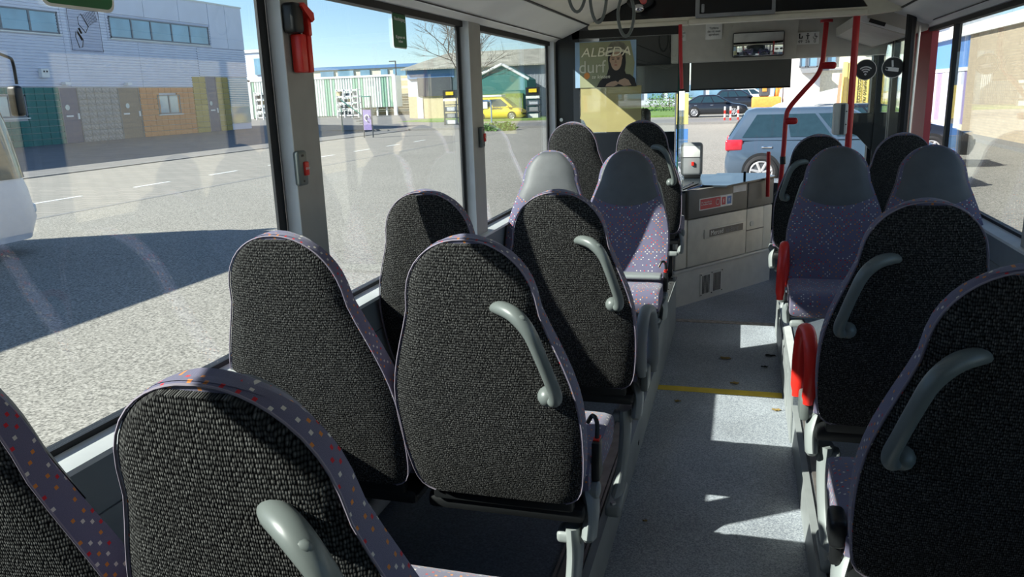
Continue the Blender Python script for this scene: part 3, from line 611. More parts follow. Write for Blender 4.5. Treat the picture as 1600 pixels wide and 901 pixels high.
pflat('face', [(-0.822+0.044*math.cos(t*PI/10)*(1.0 if math.sin(t*PI/10) > 0 else 0.84), 1.815+0.062*math.sin(t*PI/10)) for t in range(20)], 'skin', 3)
for sx in (-0.018, 0.016):
    pflat('eye', [(-0.825+sx+0.010*math.cos(t*PI/5), 1.826+0.0035*math.sin(t*PI/5)) for t in range(10)], 'hair', 4)
    pflat('eyebrow', [(-0.825+sx-0.012, 1.834), (-0.825+sx+0.012, 1.834), (-0.825+sx+0.01, 1.8375), (-0.825+sx-0.01, 1.8375)], 'hair', 4)
pflat('nose', [(-0.832, 1.802), (-0.818, 1.802), (-0.8235, 1.822), (-0.8265, 1.822)], mat('poster_skin_dark', (0.33, 0.2, 0.13), 0.6), 4)
pflat('mouth', [(-0.825+0.012*math.cos(t*PI/5), 1.788+0.004*math.sin(t*PI/5)) for t in range(10)], 'lip', 4)
pflat('hand', [(-0.895, 1.652), (-0.885, 1.668), (-0.855, 1.682), (-0.825, 1.686), (-0.808, 1.676), (-0.815, 1.66), (-0.84, 1.65)], 'skin', 4)
pflat('hand', [(-0.815, 1.668), (-0.80, 1.69), (-0.765, 1.702), (-0.74, 1.69), (-0.72, 1.655), (-0.77, 1.65), (-0.79, 1.66)], 'skin', 4)
pflat('orange_dot', [(-1.02+0.02*math.cos(t*PI/8), 1.725+0.022*math.sin(t*PI/8)) for t in range(16)], 'orange', 3)
fr = rotm((1, 0, 0), (0, 0, 1))
text('headline', 'ALBEDA', 0.083, (-0.892, PY-0.0055, 1.872), fr, 'postertext', po, shear=0.2, sx=1.1, ext=0.002)
text('headline_word', 'durf', 0.115, (-0.985, PY-0.004, 1.778), fr, 'fade', po, sx=0.95, ext=0.002)
text('small_word', 'te kiezen', 0.034, (-0.925, PY-0.0055, 1.716), fr, 'postertext', po, shear=0.2)
tag(MB().prism([(-1.075, 1.352), (-1.03, 1.352), (-1.03, 1.40), (-1.045, 1.43), (-1.072, 1.445), (-1.066, 1.47), (-1.066, 1.652), (-0.655, 1.652), (-0.655, 1.365), (-0.70, 1.352)], 5.416, 5.418, 'y').build('yellow_film', 'film', None, smooth=False),
    'torn yellowed see-through sheet on the partition glass under the poster', 'sheet')

# ------------------------------------------------------------------ header fittings
mi = thing('interior_mirror', 'rectangular interior mirror set in a beige bulge above the windscreen', 'mirror', (0.10, 7.12, 1.85))
MB().prism([(-0.16, 1.835), (0.40, 1.838), (0.41, 2.14), (0.36, 2.16), (-0.09, 2.14), (-0.17, 2.0)], 7.13, 7.19, 'y').build('housing', 'header', mi)
MB().rbox(-0.105, 0.305, 7.095, 7.135, 1.862, 2.06, 0.015, 3).build('frame', 'blackp', mi)
MB().rbox(-0.098, 0.298, 7.088, 7.098, 1.870, 2.052, 0.004, 2).build('mirror_face', 'mirror', mi)
ss = thing('capacity_sticker', 'small white passenger capacity sticker reading 49 26 0 right of the mirror', 'sticker', (0.487, 7.17, 1.96))
MB().box(0.40, 0.575, 7.166, 7.170, 1.945, 2.04).build('sheet', 'stwhite', ss)
for k, s in enumerate(('49', '26', '0')): text('number', s, 0.036, (0.43+0.057*k, 7.1645, 1.967), fr, 'stblack', ss)
MB().obox((0.424, 7.165, 2.006), (0.01, 0.002, 0.03)).obox((0.434, 7.165, 1.995), (0.024, 0.002, 0.008)).obox((0.444, 7.165, 2.003), (0.007, 0.002, 0.02)).disc((0.424, 7.166, 2.026), (0, -1, 0), 0.006, 0.002, 10).build('seated_symbol', 'stblack', ss)
MB().obox((0.487, 7.165, 2.0), (0.008, 0.002, 0.034)).obox((0.487, 7.165, 2.013), (0.026, 0.002, 0.006)).disc((0.487, 7.166, 2.027), (0, -1, 0), 0.006, 0.002, 10).build('standing_symbol', 'stblack', ss)
MB().tube([(0.543+0.014*math.cos(a), 7.165, 2.0+0.014*math.sin(a)) for a in [-3.4+0.3*k for k in range(15)]], 0.002, 6).obox((0.542, 7.165, 2.018), (0.005, 0.002, 0.022)).obox((0.552, 7.165, 2.004), (0.02, 0.002, 0.005)).build('wheelchair_symbol', 'stblack', ss)
s2 = thing('notice_sticker', 'white three line notice sticker on the header left of the mirror', 'sticker', (-0.26, 7.17, 2.05))
MB().rbox(-0.33, -0.195, 7.164, 7.170, 2.02, 2.16, 0.002).build('sheet', 'stwhite', s2)
text('lettering', 'Tijdens\nde rit niet\nspreken', 0.026, (-0.262, 7.1625, 2.085), fr, 'stblack', s2)
bl = thing('sun_blind', 'dark grey pull-down sun blind across the windscreen', 'blind', (-0.03, 7.42, 1.6))
MB().box(-0.46, 0.385, 7.42, 7.425, 1.612, 1.90).build('fabric', 'blind', bl)
MB().box(-0.46, 0.385, 7.413, 7.43, 1.604, 1.618).build('bottom_bar', 'blackp', bl)
sb2 = thing('added_dark_sheet', 'dark sheet added in front of the driver side of the windscreen to keep it dark', 'blind', (-0.85, 7.42, 1.6))  # invented sheet, added to darken the driver side of the windscreen
MB().box(-1.2, -0.47, 7.40, 7.405, 1.60, 1.90).build('fabric', 'blind', sb2)
MB().box(-1.2, -0.47, 7.395, 7.41, 1.592, 1.604).build('bottom_bar', 'blackp', sb2)
dsp = thing('ceiling_display', 'black passenger display screen with grey frame hanging under the ceiling', 'display', (-0.07, 5.3, 2.06))
MB().rbox(-0.312, 0.168, 5.33, 5.39, 2.052, 2.36, 0.006).build('housing', 'grey', dsp)
MB().box(-0.285, 0.145, 5.326, 5.332, 2.072, 2.34).build('screen', 'screen', dsp)
MB().rbox(-0.275, -0.255, 5.318, 5.328, 2.078, 2.13, 0.006).build('side_latch', 'grey', dsp)

# ------------------------------------------------------------------ red rails and poles at the front
h = thing('curved_handrail', 'bent red handrail running from the header down to the cab corner', 'handrail', (0.3, 6.6, 0.9))
MB().tube(smooth_path([(0.575, 6.6, 2.085), (0.570, 6.6, 1.92), (0.563, 6.6, 1.78), (0.53, 6.6, 1.685), (0.44, 6.6, 1.575), (0.345, 6.6, 1.455), (0.322, 6.6, 1.37), (0.316, 6.6, 1.15), (0.30, 6.6, 0.75)], 6), 0.0185, 14).build('rail', 'red', h)
for x0, x1, z in ((0.545, 0.665, 1.757), (0.305, 0.41, 1.352)):
    MB().rbox(x0, x1, 6.575, 6.625, z-0.026, z+0.026, 0.022, 3).cyl((x1-0.045, 6.57, z), (x1-0.045, 6.578, z), 0.006, 8).build('clamp', 'red', h)
MB().cyl((0.315, 6.6, 1.02), (0.312, 6.6, 1.08), 0.022, 14).build('joint_sleeve', 'blackp', h)
MB().disc((0.576, 6.6, 2.07), (0, 0, 1), 0.045, 0.02).build('flange', 'redd', h)
h = thing('pole', 'straight red grab pole carrying the card reader', 'pole', (0.653, 5.5, 0.0))
MB().cyl((0.653, 5.5, 0.30), (0.653, 5.5, 2.2), 0.0205, 16).build('tube', 'red', h)
MB().disc((0.653, 5.5, 0.30), (0, 0, 1), 0.04, 0.015).build('foot_flange', 'red', h)
MB().tube([(0.653, 5.5, 2.105), (0.50, 5.40, 2.16), (0.25, 5.1, 2.24)], 0.0205, 12).build('branch', 'red', h)
cr = thing('card_reader', 'pale grey card reader box fixed to the straight red pole', 'card reader', (0.58, 5.46, 1.3))
MB().rbox(0.55, 0.632, 5.42, 5.52, 1.305, 1.50, 0.012, 2).build('housing', 'cablt', cr)
MB().box(0.588, 0.612, 5.414, 5.422, 1.31, 1.495).build('dark_band', 'darkgrey', cr)
for z_ in (1.45, 1.37): MB().cyl((0.622, 5.414, z_), (0.622, 5.421, z_), 0.004, 8).build('screw', 'blackp', cr)
h = thing('stub_pole', 'short straight red post standing on the cab corner', 'post', (0.22, 6.78, 0.85))
MB().cyl((0.218, 6.78, 0.74), (0.210, 6.78, 1.10), 0.016, 14).build('tube', 'red', h)
MB().disc((0.2095, 6.78, 1.10), (0, 0, 1), 0.013, 0.006).build('top_cap', 'redd', h)
# end of a red ceiling bar
h = thing('ceiling_bar', 'red grab bar end under the ceiling left of the display', 'grab bar', (-0.5, 4.7, 2.1))
MB().tube([(-0.56, 4.2, 2.215), (-0.585, 4.55, 2.16), (-0.57, 4.78, 2.115)], 0.018, 12).build('tube', 'red', h)
MB().ball((-0.57, 4.78, 2.115), 0.02).build('end_cap', 'red', h)
# hand straps
def strap(x, y, zb, ht, w, label, ang=0.0):
    t = thing('hand_strap', label, 'strap', (x, y, zb), 'grey loop straps under the ceiling')
    pts = []
    for k in range(28):
        a = 2*PI*k/28
        s = math.sin(a); c = math.cos(a)
        ww = w*(1.0-0.45*max(0, -c)) if c < 0 else w
        pts.append((x+ww*s*math.cos(ang), y+ww*s*math.sin(ang), zb+ht/2*(1-c)))
    MB().tube(pts, 0.0055, 8, asp=1.25, up=(0, 1, 0), closed=True).build('loop', 'handle', t)
    MB().rbox(x-0.016, x+0.016, y-0.012, y+0.012, zb+ht-0.012, 2.30, 0.004).build('hanger', 'handle', t)
strap(-0.49, 3.5, 1.842, 0.20, 0.034, 'grey teardrop hand strap nearest the partition, hanging lowest')
strap(-0.608, 3.5, 1.903, 0.25, 0.036, 'middle grey hand strap loop, left of the lowest one')
strap(-0.70, 3.5, 1.952, 0.22, 0.04, 'leftmost grey hand strap loop above the left window')
strap(0.545, 4.4, 2.035, 0.16, 0.055, 'grey hand strap loop beside the straight red pole')
sk = thing('ceiling_speaker', 'dark round camera dome pod at the cream ceiling edge behind the straps', 'camera', (-0.68, 5.3, 2.1))
MB().ball((-0.66, 5.36, 2.17), 0.055, (1.6, 0.7, 0.8)).build('pod', 'blackp', sk)
MB().ball((-0.665, 5.31, 2.128), 0.034, (1.2, 1, 0.8)).build('lens', 'chrome', sk)

# ------------------------------------------------------------------ glass screen with stickers, right front
gp = thing('door_screen', 'clear glass screen beside the front door with slanted top edge and black post', 'glass screen', (0.8, 5.6, 0.3))
MB().prism([(0.675, 0.72), (0.98, 0.72), (0.98, 1.905), (0.90, 1.88), (0.675, 1.79)], 5.6, 5.608, 'y').build('pane', 'clear', gp, smooth=False)
MB().tube([(0.98, 5.595, 0.3), (0.98, 5.595, 2.03)], 0.03, 8).build('post', 'rubber', gp)
MB().cyl((1.005, 5.57, 0.4), (1.025, 5.57, 1.95), 0.008, 8).build('chrome_strip', 'steel', gp)
for nm, x, lab in (('wifi_sticker', 0.738, 'round dark sticker with white wifi waves on the glass screen'), ('camera_sticker', 0.895, 'round dark sticker with white security camera on the glass screen')):
    t = thing(nm, lab, 'sticker', (x, 5.595, 1.64)); z = 1.70+0.008*(nm[0] == 'c')
    MB().disc((x, 5.5995, z), (0, -1, 0), 0.064, 0.0015, 36).build('disc', 'stblack', t)
    MB().tube([(x+0.0625*math.cos(a*PI/18), 5.598, z+0.0625*math.sin(a*PI/18)) for a in range(36)], 0.0022, 6, closed=True).build('rim', 'stwhite', t)
    if nm[0] == 'w':
        for r in (0.018, 0.032, 0.046):
            MB().tube([(x+r*math.cos(a), 5.5972, z-0.028+r*math.sin(a)) for a in [PI/4+PI/2*k/10 for k in range(11)]], 0.0042, 6).build('wave', 'stwhite', t)
        MB().disc((x, 5.5978, z-0.028), (0, -1, 0), 0.007, 0.0015, 12).build('dot', 'stwhite', t)
    else:
        MB().obox((x+0.004, 5.597, z-0.012), (0.062, 0.002, 0.024), (0, 0.14, 0)).build('camera_body', 'stwhite', t)
        MB().obox((x-0.003, 5.597, z+0.024), (0.011, 0.002, 0.04), (0, -0.1, 0)).build('bracket', 'stwhite', t)
        MB().tube([(x-0.02, 5.597, z-0.002), (x-0.04, 5.597, z+0.004), (x-0.042, 5.597, z-0.012), (x-0.03, 5.597, z-0.016)], 0.0025, 6).build('cable', 'stwhite', t)

# ------------------------------------------------------------------ window fittings on the left
gx = XL+0.003
def wflat(name, pts, m, parent, lay=0):
    return MB().prism(pts, gx+0.0012*lay, gx+0.0012*lay+0.001, 'x').build(name, m, parent, smooth=False)
def rrect(y0, y1, z0, z1, r, n=5):
    out = []
    for (cy, cz, a0) in ((y1-r, z1-r, 0), (y0+r, z1-r, PI/2), (y0+r, z0+r, PI), (y1-r, z0+r, 1.5*PI)):
        out += [(cy+r*math.cos(a0+PI/2*k/n), cz+r*math.sin(a0+PI/2*k/n)) for k in range(n+1)]
    return out
wr = rotm((0, 1, 0), (0, 0, 1))
t = thing('emergency_exit_sticker', 'green rounded emergency exit sticker with white lettering on the second window', 'sticker', (gx, 2.9, 1.8))
wflat('rim', rrect(2.858, 2.985, 1.802, 1.935, 0.014), 'stwhite', t); wflat('field', rrect(2.862, 2.981, 1.806, 1.931, 0.011), 'stgreen', t, 1)
text('lettering', 'Nooduitgang', 0.0195, (gx+0.0026, 2.9215, 1.909), wr, 'stwhite', t)
text('lettering', 'Bij gevaar ruit\ninslaan', 0.0155, (gx+0.0026, 2.9215, 1.836), wr, 'stwhite', t)
t = thing('green_exit_sticker', 'green rounded sticker cut by the top edge of the nearest window', 'sticker', (gx, 1.35, 1.8))
wflat('rim', rrect(1.262, 1.448, 1.806, 1.925, 0.02), 'stwhite', t); wflat('field', rrect(1.268, 1.442, 1.812, 1.919, 0.017), 'stgreen', t, 1)
t = thing('hammer_pictogram', 'clear square sticker with a black line drawing of a hammer breaking glass', 'sticker', (gx, 1.36, 1.73))
wflat('sheet', rrect(1.314, 1.40, 1.724, 1.808, 0.004), 'stickclear', t)
def wl(name, pts, r=0.0008, closed=True): MB().tube([(gx+0.0022, y, z) for y, z in pts], r, 6, closed=closed).build(name, 'stblack', t)
wl('frame_line', [(1.317, 1.805), (1.397, 1.805), (1.397, 1.727), (1.317, 1.727)], 0.0006)
wl('hammer_outline', [(1.342, 1.790), (1.351, 1.798), (1.366, 1.774), (1.357, 1.762), (1.352, 1.768), (1.342, 1.777)])
wl('holder_outline', [(1.330, 1.753), (1.332, 1.762), (1.336, 1.765), (1.348, 1.748), (1.344, 1.734), (1.336, 1.732)])
wl('holder_slot', [(1.336, 1.762), (1.345, 1.747)], 0.0014, False)
wl('handle_line', [(1.341, 1.770), (1.346, 1.760)], 0.002, False)
for k in range(9): wl('glass_line', [(1.355+0.004*k, 1.797+0.0018*k-0.00008*k*k), (1.368+0.003*k, 1.774+0.0022*k-0.0001*k*k)], 0.0005, False)
# emergency hammer on the first pillar
px = XL+0.045
t = thing('emergency_hammer', 'red emergency hammer in a dark holder high on the nearest pillar', 'hammer', (px, 2.06, 1.68))
MB().rbox(px, px+0.045, 2.022, 2.072, 1.80, 1.882, 0.012, 3).build('holder', 'blackp', t)
MB().prism([(2.05, 1.872), (2.062, 1.882), (2.112, 1.858), (2.114, 1.840), (2.100, 1.832), (2.085, 1.845), (2.066, 1.858)], px+0.02, px+0.052, 'x').build('head', 'redb', t)
MB().obox((px+0.036, 2.07, 1.869), (0.02, 0.02, 0.012), (0.5, 0, 0)).build('steel_tip', mat('brass_tip', (0.45, 0.4, 0.25), 0.4), t)
MB().rbox(px+0.022, px+0.046, 2.088, 2.106, 1.795, 1.845, 0.004).build('neck', 'redb', t)
MB().rbox(px+0.004, px+0.04, 2.052, 2.082, 1.695, 1.80, 0.006).build('grip', 'redb', t)
b = MB().rbox(px+0.004, px+0.04, 2.088, 2.112, 1.695, 1.80, 0.005)
for k in range(8): b.box(px+0.006, px+0.03, 2.082, 2.089, 1.70+0.0125*k, 1.706+0.0125*k)
b.build('toothed_grip', 'redb', t)
MB().box(px+0.003, px+0.012, 2.08, 2.09, 1.70, 1.80).build('grip_slot', 'blackp', t)
def stop_button(y, z, lab, w=0.05):
    t = thing('stop_button', lab, 'button', (px, y, z), 'red stop buttons on the window pillars')
    MB().rbox(px, px+0.02, y-w/2, y+w/2, z, z+0.10, 0.008, 3).build('housing', 'handle', t)
    MB().rbox(px+0.016, px+0.027, y-0.002, y+w/2-0.004, z+0.028, z+0.068, 0.004).build('red_key', 'redb', t)
    text('lettering', 'STOP', 0.009, (px+0.0275, y+w/4-0.003, z+0.048), wr, 'stwhite', t, ext=0.0004)
    MB().cyl((px+0.02, y-0.004, z+0.013), (px+0.0215, y-0.004, z+0.013), 0.003, 8).build('screw', 'blackp', t)
    MB().box(px+0.0195, px+0.021, y-0.008, y+0.004, z+0.083, z+0.089).build('slot', 'blackp', t)
stop_button(2.035, 1.378, 'grey stop button box with red key on the nearest pillar below the hammer')
stop_button(3.72, 1.37, 'grey stop button box with red key on the second pillar')

# ================================================================== SEATS
BL, REC = 0.73, math.atan2(0.19, 0.705)
_tb = [(0, .172), (.015, .194), (.05, .212), (.12, .222), (.26, .229), (.40, .227), (.50, .215), (.60, .194), (.70, .168), (.78, .150)]
def half(t):
    if t > .78:
        q = min(1.0, (t-.78)/.22); return .150*math.sqrt(max(0, 1-q**2.05))
    for i in range(len(_tb)-1):
        if t <= _tb[i+1][0]:
            (a, ha), (c, hc) = _tb[i], _tb[i+1]
            def sl(j):
                if j <= 0: return (_tb[1][1]-_tb[0][1])/(_tb[1][0]-_tb[0][0])
                if j >= len(_tb)-1: return -0.16
                return (_tb[j+1][1]-_tb[j-1][1])/(_tb[j+1][0]-_tb[j-1][0])
            w = c-a; u = (t-a)/w
            return (2*u**3-3*u*u+1)*ha+(u**3-2*u*u+u)*w*sl(i)+(-2*u**3+3*u*u)*hc+(u**3-u*u)*w*sl(i+1)
TS = [0, .01, .03, .06, .10, .16, .22, .28, .34, .40, .46, .52, .58, .64, .70, .76, .82, .86, .89, .92, .945, .963, .977, .987, .994, .998, 1.0]
def side_y(t): return 0.078-0.034*t          # depth of the shell at its edge
def bpos(x, d, s, zs):
    bow = 0.012*math.sin(PI*min(1, s/BL))      # the back bows a little towards the rear
    d = d-bow
    return (x, d*math.cos(REC)-s*math.sin(REC), s*math.cos(REC)+d*math.sin(REC)+zs)
def back_meshes(zs):
    NU = 14; us = [-1+2*k/NU for k in range(NU+1)]
    def grid(fd, ts, k=1.0, ins=0.0):
        vs, uv = [], []
        for t in ts:
            h = max(0.0, half(t)-ins)*k
            for u in us:
                x = h*u; s = t*BL
                vs.append(bpos(x, fd(u, t), s, zs)); uv.append((x+0.5, s))
        fs = []
        n = NU+1
        for i in range(len(ts)-1):
            for j in range(NU): fs.append((i*n+j, i*n+j+1, (i+1)*n+j+1, (i+1)*n+j))
        return vs, fs, uv
    shell = MB()
    def front(u, t):
        e = abs(u)
        edge = side_y(t)-0.014*max(0, (e-0.72)/0.28)**2-0.012*max(0, (t-.93)/.07)**2
        return edge+0.016*(e**2)*(1-t)-0.012*math.sin(PI*min(1, t/.6))*(1-e*e)+0.03*(1-e*e)*t*(1-max(0, (t-.6)/.4)**2)
    shell.add(*grid(front, TS))
    shell.add(*grid(lambda u, t: 0.0, TS))
    # side strip
    out = [(half(t), t) for t in TS]; loop = [(h, t) for h, t in out]+[(-h, t) for h, t in out[::-1][1:]]
    vs, uv, fs = [], [], []; acc = 0; prev = None
    for h, t in loop:
        if prev: acc += math.hypot(h-prev[0], (t-prev[1])*BL)
        prev = (h, t); e = side_y(t)
        yf = front(1.0, t)
        for k, (d, o) in enumerate(((0.0, 0.0), (0.012, 0.0015), (yf-0.014, 0.002), (yf, 0.0))):
            hh = h+(o if h > 0 else -o if h < 0 else 0); tt = t+(o/BL if t > .9 else 0)*((t-.9)/.1)
            vs.append(bpos(hh, d, tt*BL, zs)); uv.append((acc+0.31, d))
    n = len(loop)
    for i in range(n-1):
        for k in range(3): fs.append((4*i+k, 4*i+k+1, 4*i+5+k, 4*i+4+k))
    fs.append((0, 1, 4*(n-1)+1, 4*(n-1))); fs.append((1, 2, 4*(n-1)+2, 4*(n-1)+1)); fs.append((2, 3, 4*(n-1)+3, 4*(n-1)+2))
    shell.add(vs, fs, uv)
    # carpet panel on the rear
    ts2 = [0.012+(0.976)*t for t in TS]
    pan = MB()
    def rear(u, t):
        e = max(abs(u), abs(2*t-1)**3 if t > .5 else 0)
        return -0.010-0.016*(1-u*u)*(1-(2*t-1)**4)+0.010*max(0, (abs(u)-.82)/.18)**2
    v1 = grid(rear, ts2, 1.0, 0.0015); pan.add(*v1)
    rim = grid(lambda u, t: 0.004, ts2, 1.0, 0.002)
    n = NU+1; m = len(ts2)
    idx = [i*n for i in range(m)]+[(m-1)*n+j for j in range(1, n)]+[i*n+NU for i in range(m-2, -1, -1)]+[j for j in range(NU-1, 0, -1)]
    vs = [v1[0][i] for i in idx]+[rim[0][i] for i in idx]; uv = [v1[2][i] for i in idx]*2; k = len(idx)
    pan.add(vs, [(i, (i+1) % k, k+(i+1) % k, k+i) for i in range(k)], uv)
    pip = MB().tube([bpos(h+(0.003 if h > 0 else -0.003 if h < 0 else 0), -0.001, t*BL, zs) for h, t in loop], 0.0019, 6)
    # leatherette head panel on the front
    hp = MB(); th = [t for t in TS if t > .64]; ins = 0.012
    rows = []
    nn = 14
    vs, fs, uv = [], [], []
    for i in range(13):
        for u in us:
            q = i/12; base = 0.58+0.075*u*u; t = base+(0.985-base)*(1-(1-q)**1.6)
            x = max(0, half(t)-ins)*u
            vs.append(bpos(x, front(u*0.93, t)+0.007*(1-max(abs(u), abs(2*q-1))**6)+0.001, t*BL, zs)); uv.append((x, t))
    for i in range(12):
        for j in range(NU): fs.append((i*n+j, i*n+j+1, (i+1)*n+j+1, (i+1)*n+j))
    hp.add(vs, fs, uv)
    return shell, pan, pip, hp
def cushion_mesh(zs, ky=1.0):
    """rounded pad with a waterfall front; UV by dominant direction"""
    prof = [(0.03, -0.075), (0.03, -0.02), (0.05, 0.0), (0.12, -0.006), (0.24, -0.012), (0.34, -0.008), (0.41, -0.012), (0.445, -0.03), (0.458, -0.06), (0.452, -0.095), (0.43, -0.12), (0.36, -0.125), (0.1, -0.105)]
    xs = [(-.221, .80), (-.214, .90), (-.20, .97), (-.17, 1.0), (-.08, 0.985), (0, .98), (.08, .985), (.17, 1.0), (.20, .97), (.214, .90), (.221, .80)]
    cy, cz = 0.24, -0.06; b = MB(); vs = []; n = len(prof)
    for x, k in xs:
        for y, z in prof: vs.append((x, (cy+(y-cy)*(0.94+0.06*k))*ky+0.03, cz+(z-cz)*k+zs+0.08))
    fs = [(i*n+j, i*n+(j+1) % n, (i+1)*n+(j+1) % n, (i+1)*n+j) for i in range(len(xs)-1) for j in range(n)]
    fs += [list(range(n)), [(len(xs)-1)*n+j for j in range(n)]]
    return b.add(vs, fs).boxuv()
def handle_mesh(s, zs):
    z = zs-0.43
    raw = [(0.045, -0.158, 0.975), (0.075, -0.192, 0.985), (0.115, -0.218, 0.978), (0.148, -0.226, 0.945), (0.168, -0.215, 0.89), (0.184, -0.196, 0.83), (0.192, -0.178, 0.79), (0.186, -0.158, 0.765), (0.165, -0.130, 0.768)]
    pts = [(p[0]*s, p[1]+0.012, p[2]+z) for p in raw]
    path = smooth_path(pts, 5); m = len(path)
    rad = []
    for i in range(m):
        q = i/(m-1); r = 0.0175+0.0035*math.exp(-((q-0.25)/0.15)**2)+0.001*math.exp(-((q-0.8)/.1)**2)
        if q < 0.14: r *= 0.45+0.55*math.sqrt(q/0.14)
        rad.append(r)
    t = MB().tube(path, rad, 14, asp=0.82, up=(0, -1, 0.1))
    
    kn = MB().ball((0.166*s, -0.128, 0.768+z), 0.024, (1, 1.15, 1))
    # oval cover on the upper bend
    c = path[12]; ov = MB().ball((c[0]+0.002*s, c[1]-0.0085, c[2]+0.0045), 0.0125, (1.25, 0.7, 0.85), 16)
    return t, kn, ov
MESHC = {}
def cached(key, fn):
    """build once, later seats share the mesh data"""
    if key not in MESHC: MESHC[key] = None
    return MESHC[key]
def part(name, key, fn, m, parent, **kw):
    if key in MESHC:
        o = bpy.data.objects.new(name, MESHC[key]); C.objects.link(o); o.parent = parent; return o
    l0 = parent.location.copy(); p = parent.parent; r0 = None
    save = []; q = parent
    while q: save.append((q, q.location.copy(), q.rotation_euler.copy())); q = q.parent
    for q, _, _ in save: q.location = (0, 0, 0)
    o = fn().build(name, m, parent, **kw); MESHC[key] = o.data
    for q, l, r in save: q.location = l; q.rotation_euler = r
    return o
BM = {}
def seat(x, y, z, zs, label, aisle=None, facing=1, leg=None, buckle=None, arm=None, ky=1.0, group='moquette bus seats'):
    """aisle: +1 / -1 = local side the grab handle and the stanchion are on; zs = height of the back's lower edge above z"""
    t = thing('bus_seat', label, 'seat', (x, y, z), group)
    if facing < 0: t.rotation_euler = (0, 0, PI)
    k = round(zs, 3)
    if k not in BM: BM[k] = back_meshes(zs)
    bk = part('backrest', ('b', k), lambda: BM[k][0], 'fabric', t)
    part('piping', ('p', k), lambda: BM[k][2], 'piping', bk)
    part('back_panel', ('c', k), lambda: BM[k][1], 'carpet', t)
    part('head_panel', ('h', k), lambda: BM[k][3], 'leather', t)
    part('cushion', ('s', k, ky), lambda: cushion_mesh(zs, ky), 'fabric', t)
    part('seat_pan', ('n', k, ky), lambda: MB().rbox(-0.215, 0.215, 0.03, 0.34*ky, zs-0.075, zs-0.03, 0.015).rbox(-0.19, 0.19, 0.012, 0.045, zs-0.035, zs+0.05, 0.01), 'blackp', t)
    if aisle:
        a = aisle
        hd = part('grab_handle', ('g', k, a), lambda: handle_mesh(a, zs)[0], 'handle', t)
        part('lower_knob', ('gk', k, a), lambda: handle_mesh(a, zs)[1], 'handle', hd)
        part('oval_cover', ('go', k, a), lambda: handle_mesh(a, zs)[2], 'handle', hd)
        # stanchion with side cover and hub
        def legm():
            m = MB(); path = smooth_path([(a*0.175, 0.10, zs-0.11), (a*0.178, 0.09, zs-0.20), (a*0.172, 0.05, zs-0.32), (a*0.165, -0.03, 0.03), (a*0.165, -0.07, 0.0)], 5)
            n = len(path); m.tube(path, [0.048-0.006*math.sin(PI*i/(n-1)) for i in range(n)], 12, asp=0.5, up=(0, 1, 0.0))
            return m.rbox(a*0.165-0.028, a*0.165+0.028, -0.14, 0.06, 0.0, 0.045, 0.014, 3)
        def bracket():
            m = MB(); path = smooth_path([(a*0.212, 0.125, zs-0.025), (a*0.222, 0.095, zs-0.07), (a*0.218, 0.075, zs-0.14)], 5); n = len(path)
            m.tube(path, [0.040, *[0.045]*(n-2), 0.030], 12, asp=0.45, up=(0, 1, 0)); return m.rbox(min(a*0.13, a*0.205), max(a*0.13, a*0.205), 0.07, 0.13, zs-0.16, zs-0.125, 0.012, 3)
        if leg:
            lg = part('leg', ('l', k, a), legm, 'cast', t)
            part('foot_bolt', ('lb', k, a), lambda: MB().cyl((a*0.165, -0.12, 0.04), (a*0.165, -0.12, 0.052), 0.01, 8).cyl((a*0.165, 0.04, 0.04), (a*0.165, 0.04, 0.052), 0.01, 8), 'steel', lg)
        part('side_bracket', ('sb', k, a), bracket, 'cast', t)
        part('hub', ('hu', k, a), lambda: MB().cyl((a*0.17, 0.11, zs-0.01), (a*0.235, 0.11, zs-0.01), 0.024, 16).ball((a*0.235, 0.11, zs-0.01), 0.024, (0.4, 1, 1)), 'cast', t)
        if buckle == 'belt':
            q = part('belt_buckle', ('bu', k, a), lambda: MB().rbox(a*0.232-0.011, a*0.232+0.011, 0.10, 0.145, zs+0.015, zs+0.125, 0.006).tube(smooth_path([(a*0.232, 0.125, zs+0.12), (a*0.23, 0.14, zs+0.165), (a*0.215, 0.16, zs+0.175), (a*0.20, 0.17, zs+0.15)], 4), 0.006, 8), 'blackp', t)
            part('release_button', ('br', k, a), lambda: MB().box(a*0.232-0.008, a*0.232+0.008, 0.112, 0.146, zs+0.118, zs+0.128), 'redb', q)
        if buckle == 'lever':
            part('armrest_lever', ('al', k, a), lambda: MB().rbox(a*0.236-0.018, a*0.236+0.018, 0.06, 0.14, zs+0.02, zs+0.09, 0.012, 3).rbox(a*0.236-0.012, a*0.236+0.012, 0.08, 0.11, zs-0.03, zs+0.03, 0.006), 'blackp', t)
        if arm:
            m_, y0 = arm
            def armm():
                m = MB(); X = a*0.247
                m.tube(smooth_path([(X+a*.014, y0+0.10, zs+0.0), (X+a*.014, y0+0.105, zs+0.14), (X+a*.008, y0+0.075, zs+0.235), (X, y0+0.01, zs+0.258), (X-a*.006, y0-0.04, zs+0.225), (X-a*.012, y0-0.06, zs+0.13), (X-a*.008, y0-0.04, zs+0.03)], 6), [0.016]*2+[0.021]*33+[0.016]*2, 12, asp=0.75, up=(1, 0, 0)); return m
            part('armrest', ('ar', k, a, m_, y0), armm, m_, t)
            part('armrest_hinge', ('ah', k, a, y0), lambda: MB().rbox(a*0.247-0.014, a*0.247+0.014, y0-0.045, y0+0.05, zs-0.03, zs+0.05, 0.01), 'handle', t)
    return t
Z0 = 0.19
zs = 0.612-Z0
seat(-1.03, 0.87, Z0, zs, 'black-backed window seat cut off by the lower left corner of the photo')
seat(-0.566, 0.87, Z0, zs, 'black-backed aisle seat nearest the camera on the left, with pale grab handle', aisle=1, leg=True)
seat(-1.03, 1.75, Z0, zs, 'black-backed window seat in the second row on the left, beside the nearest pillar')
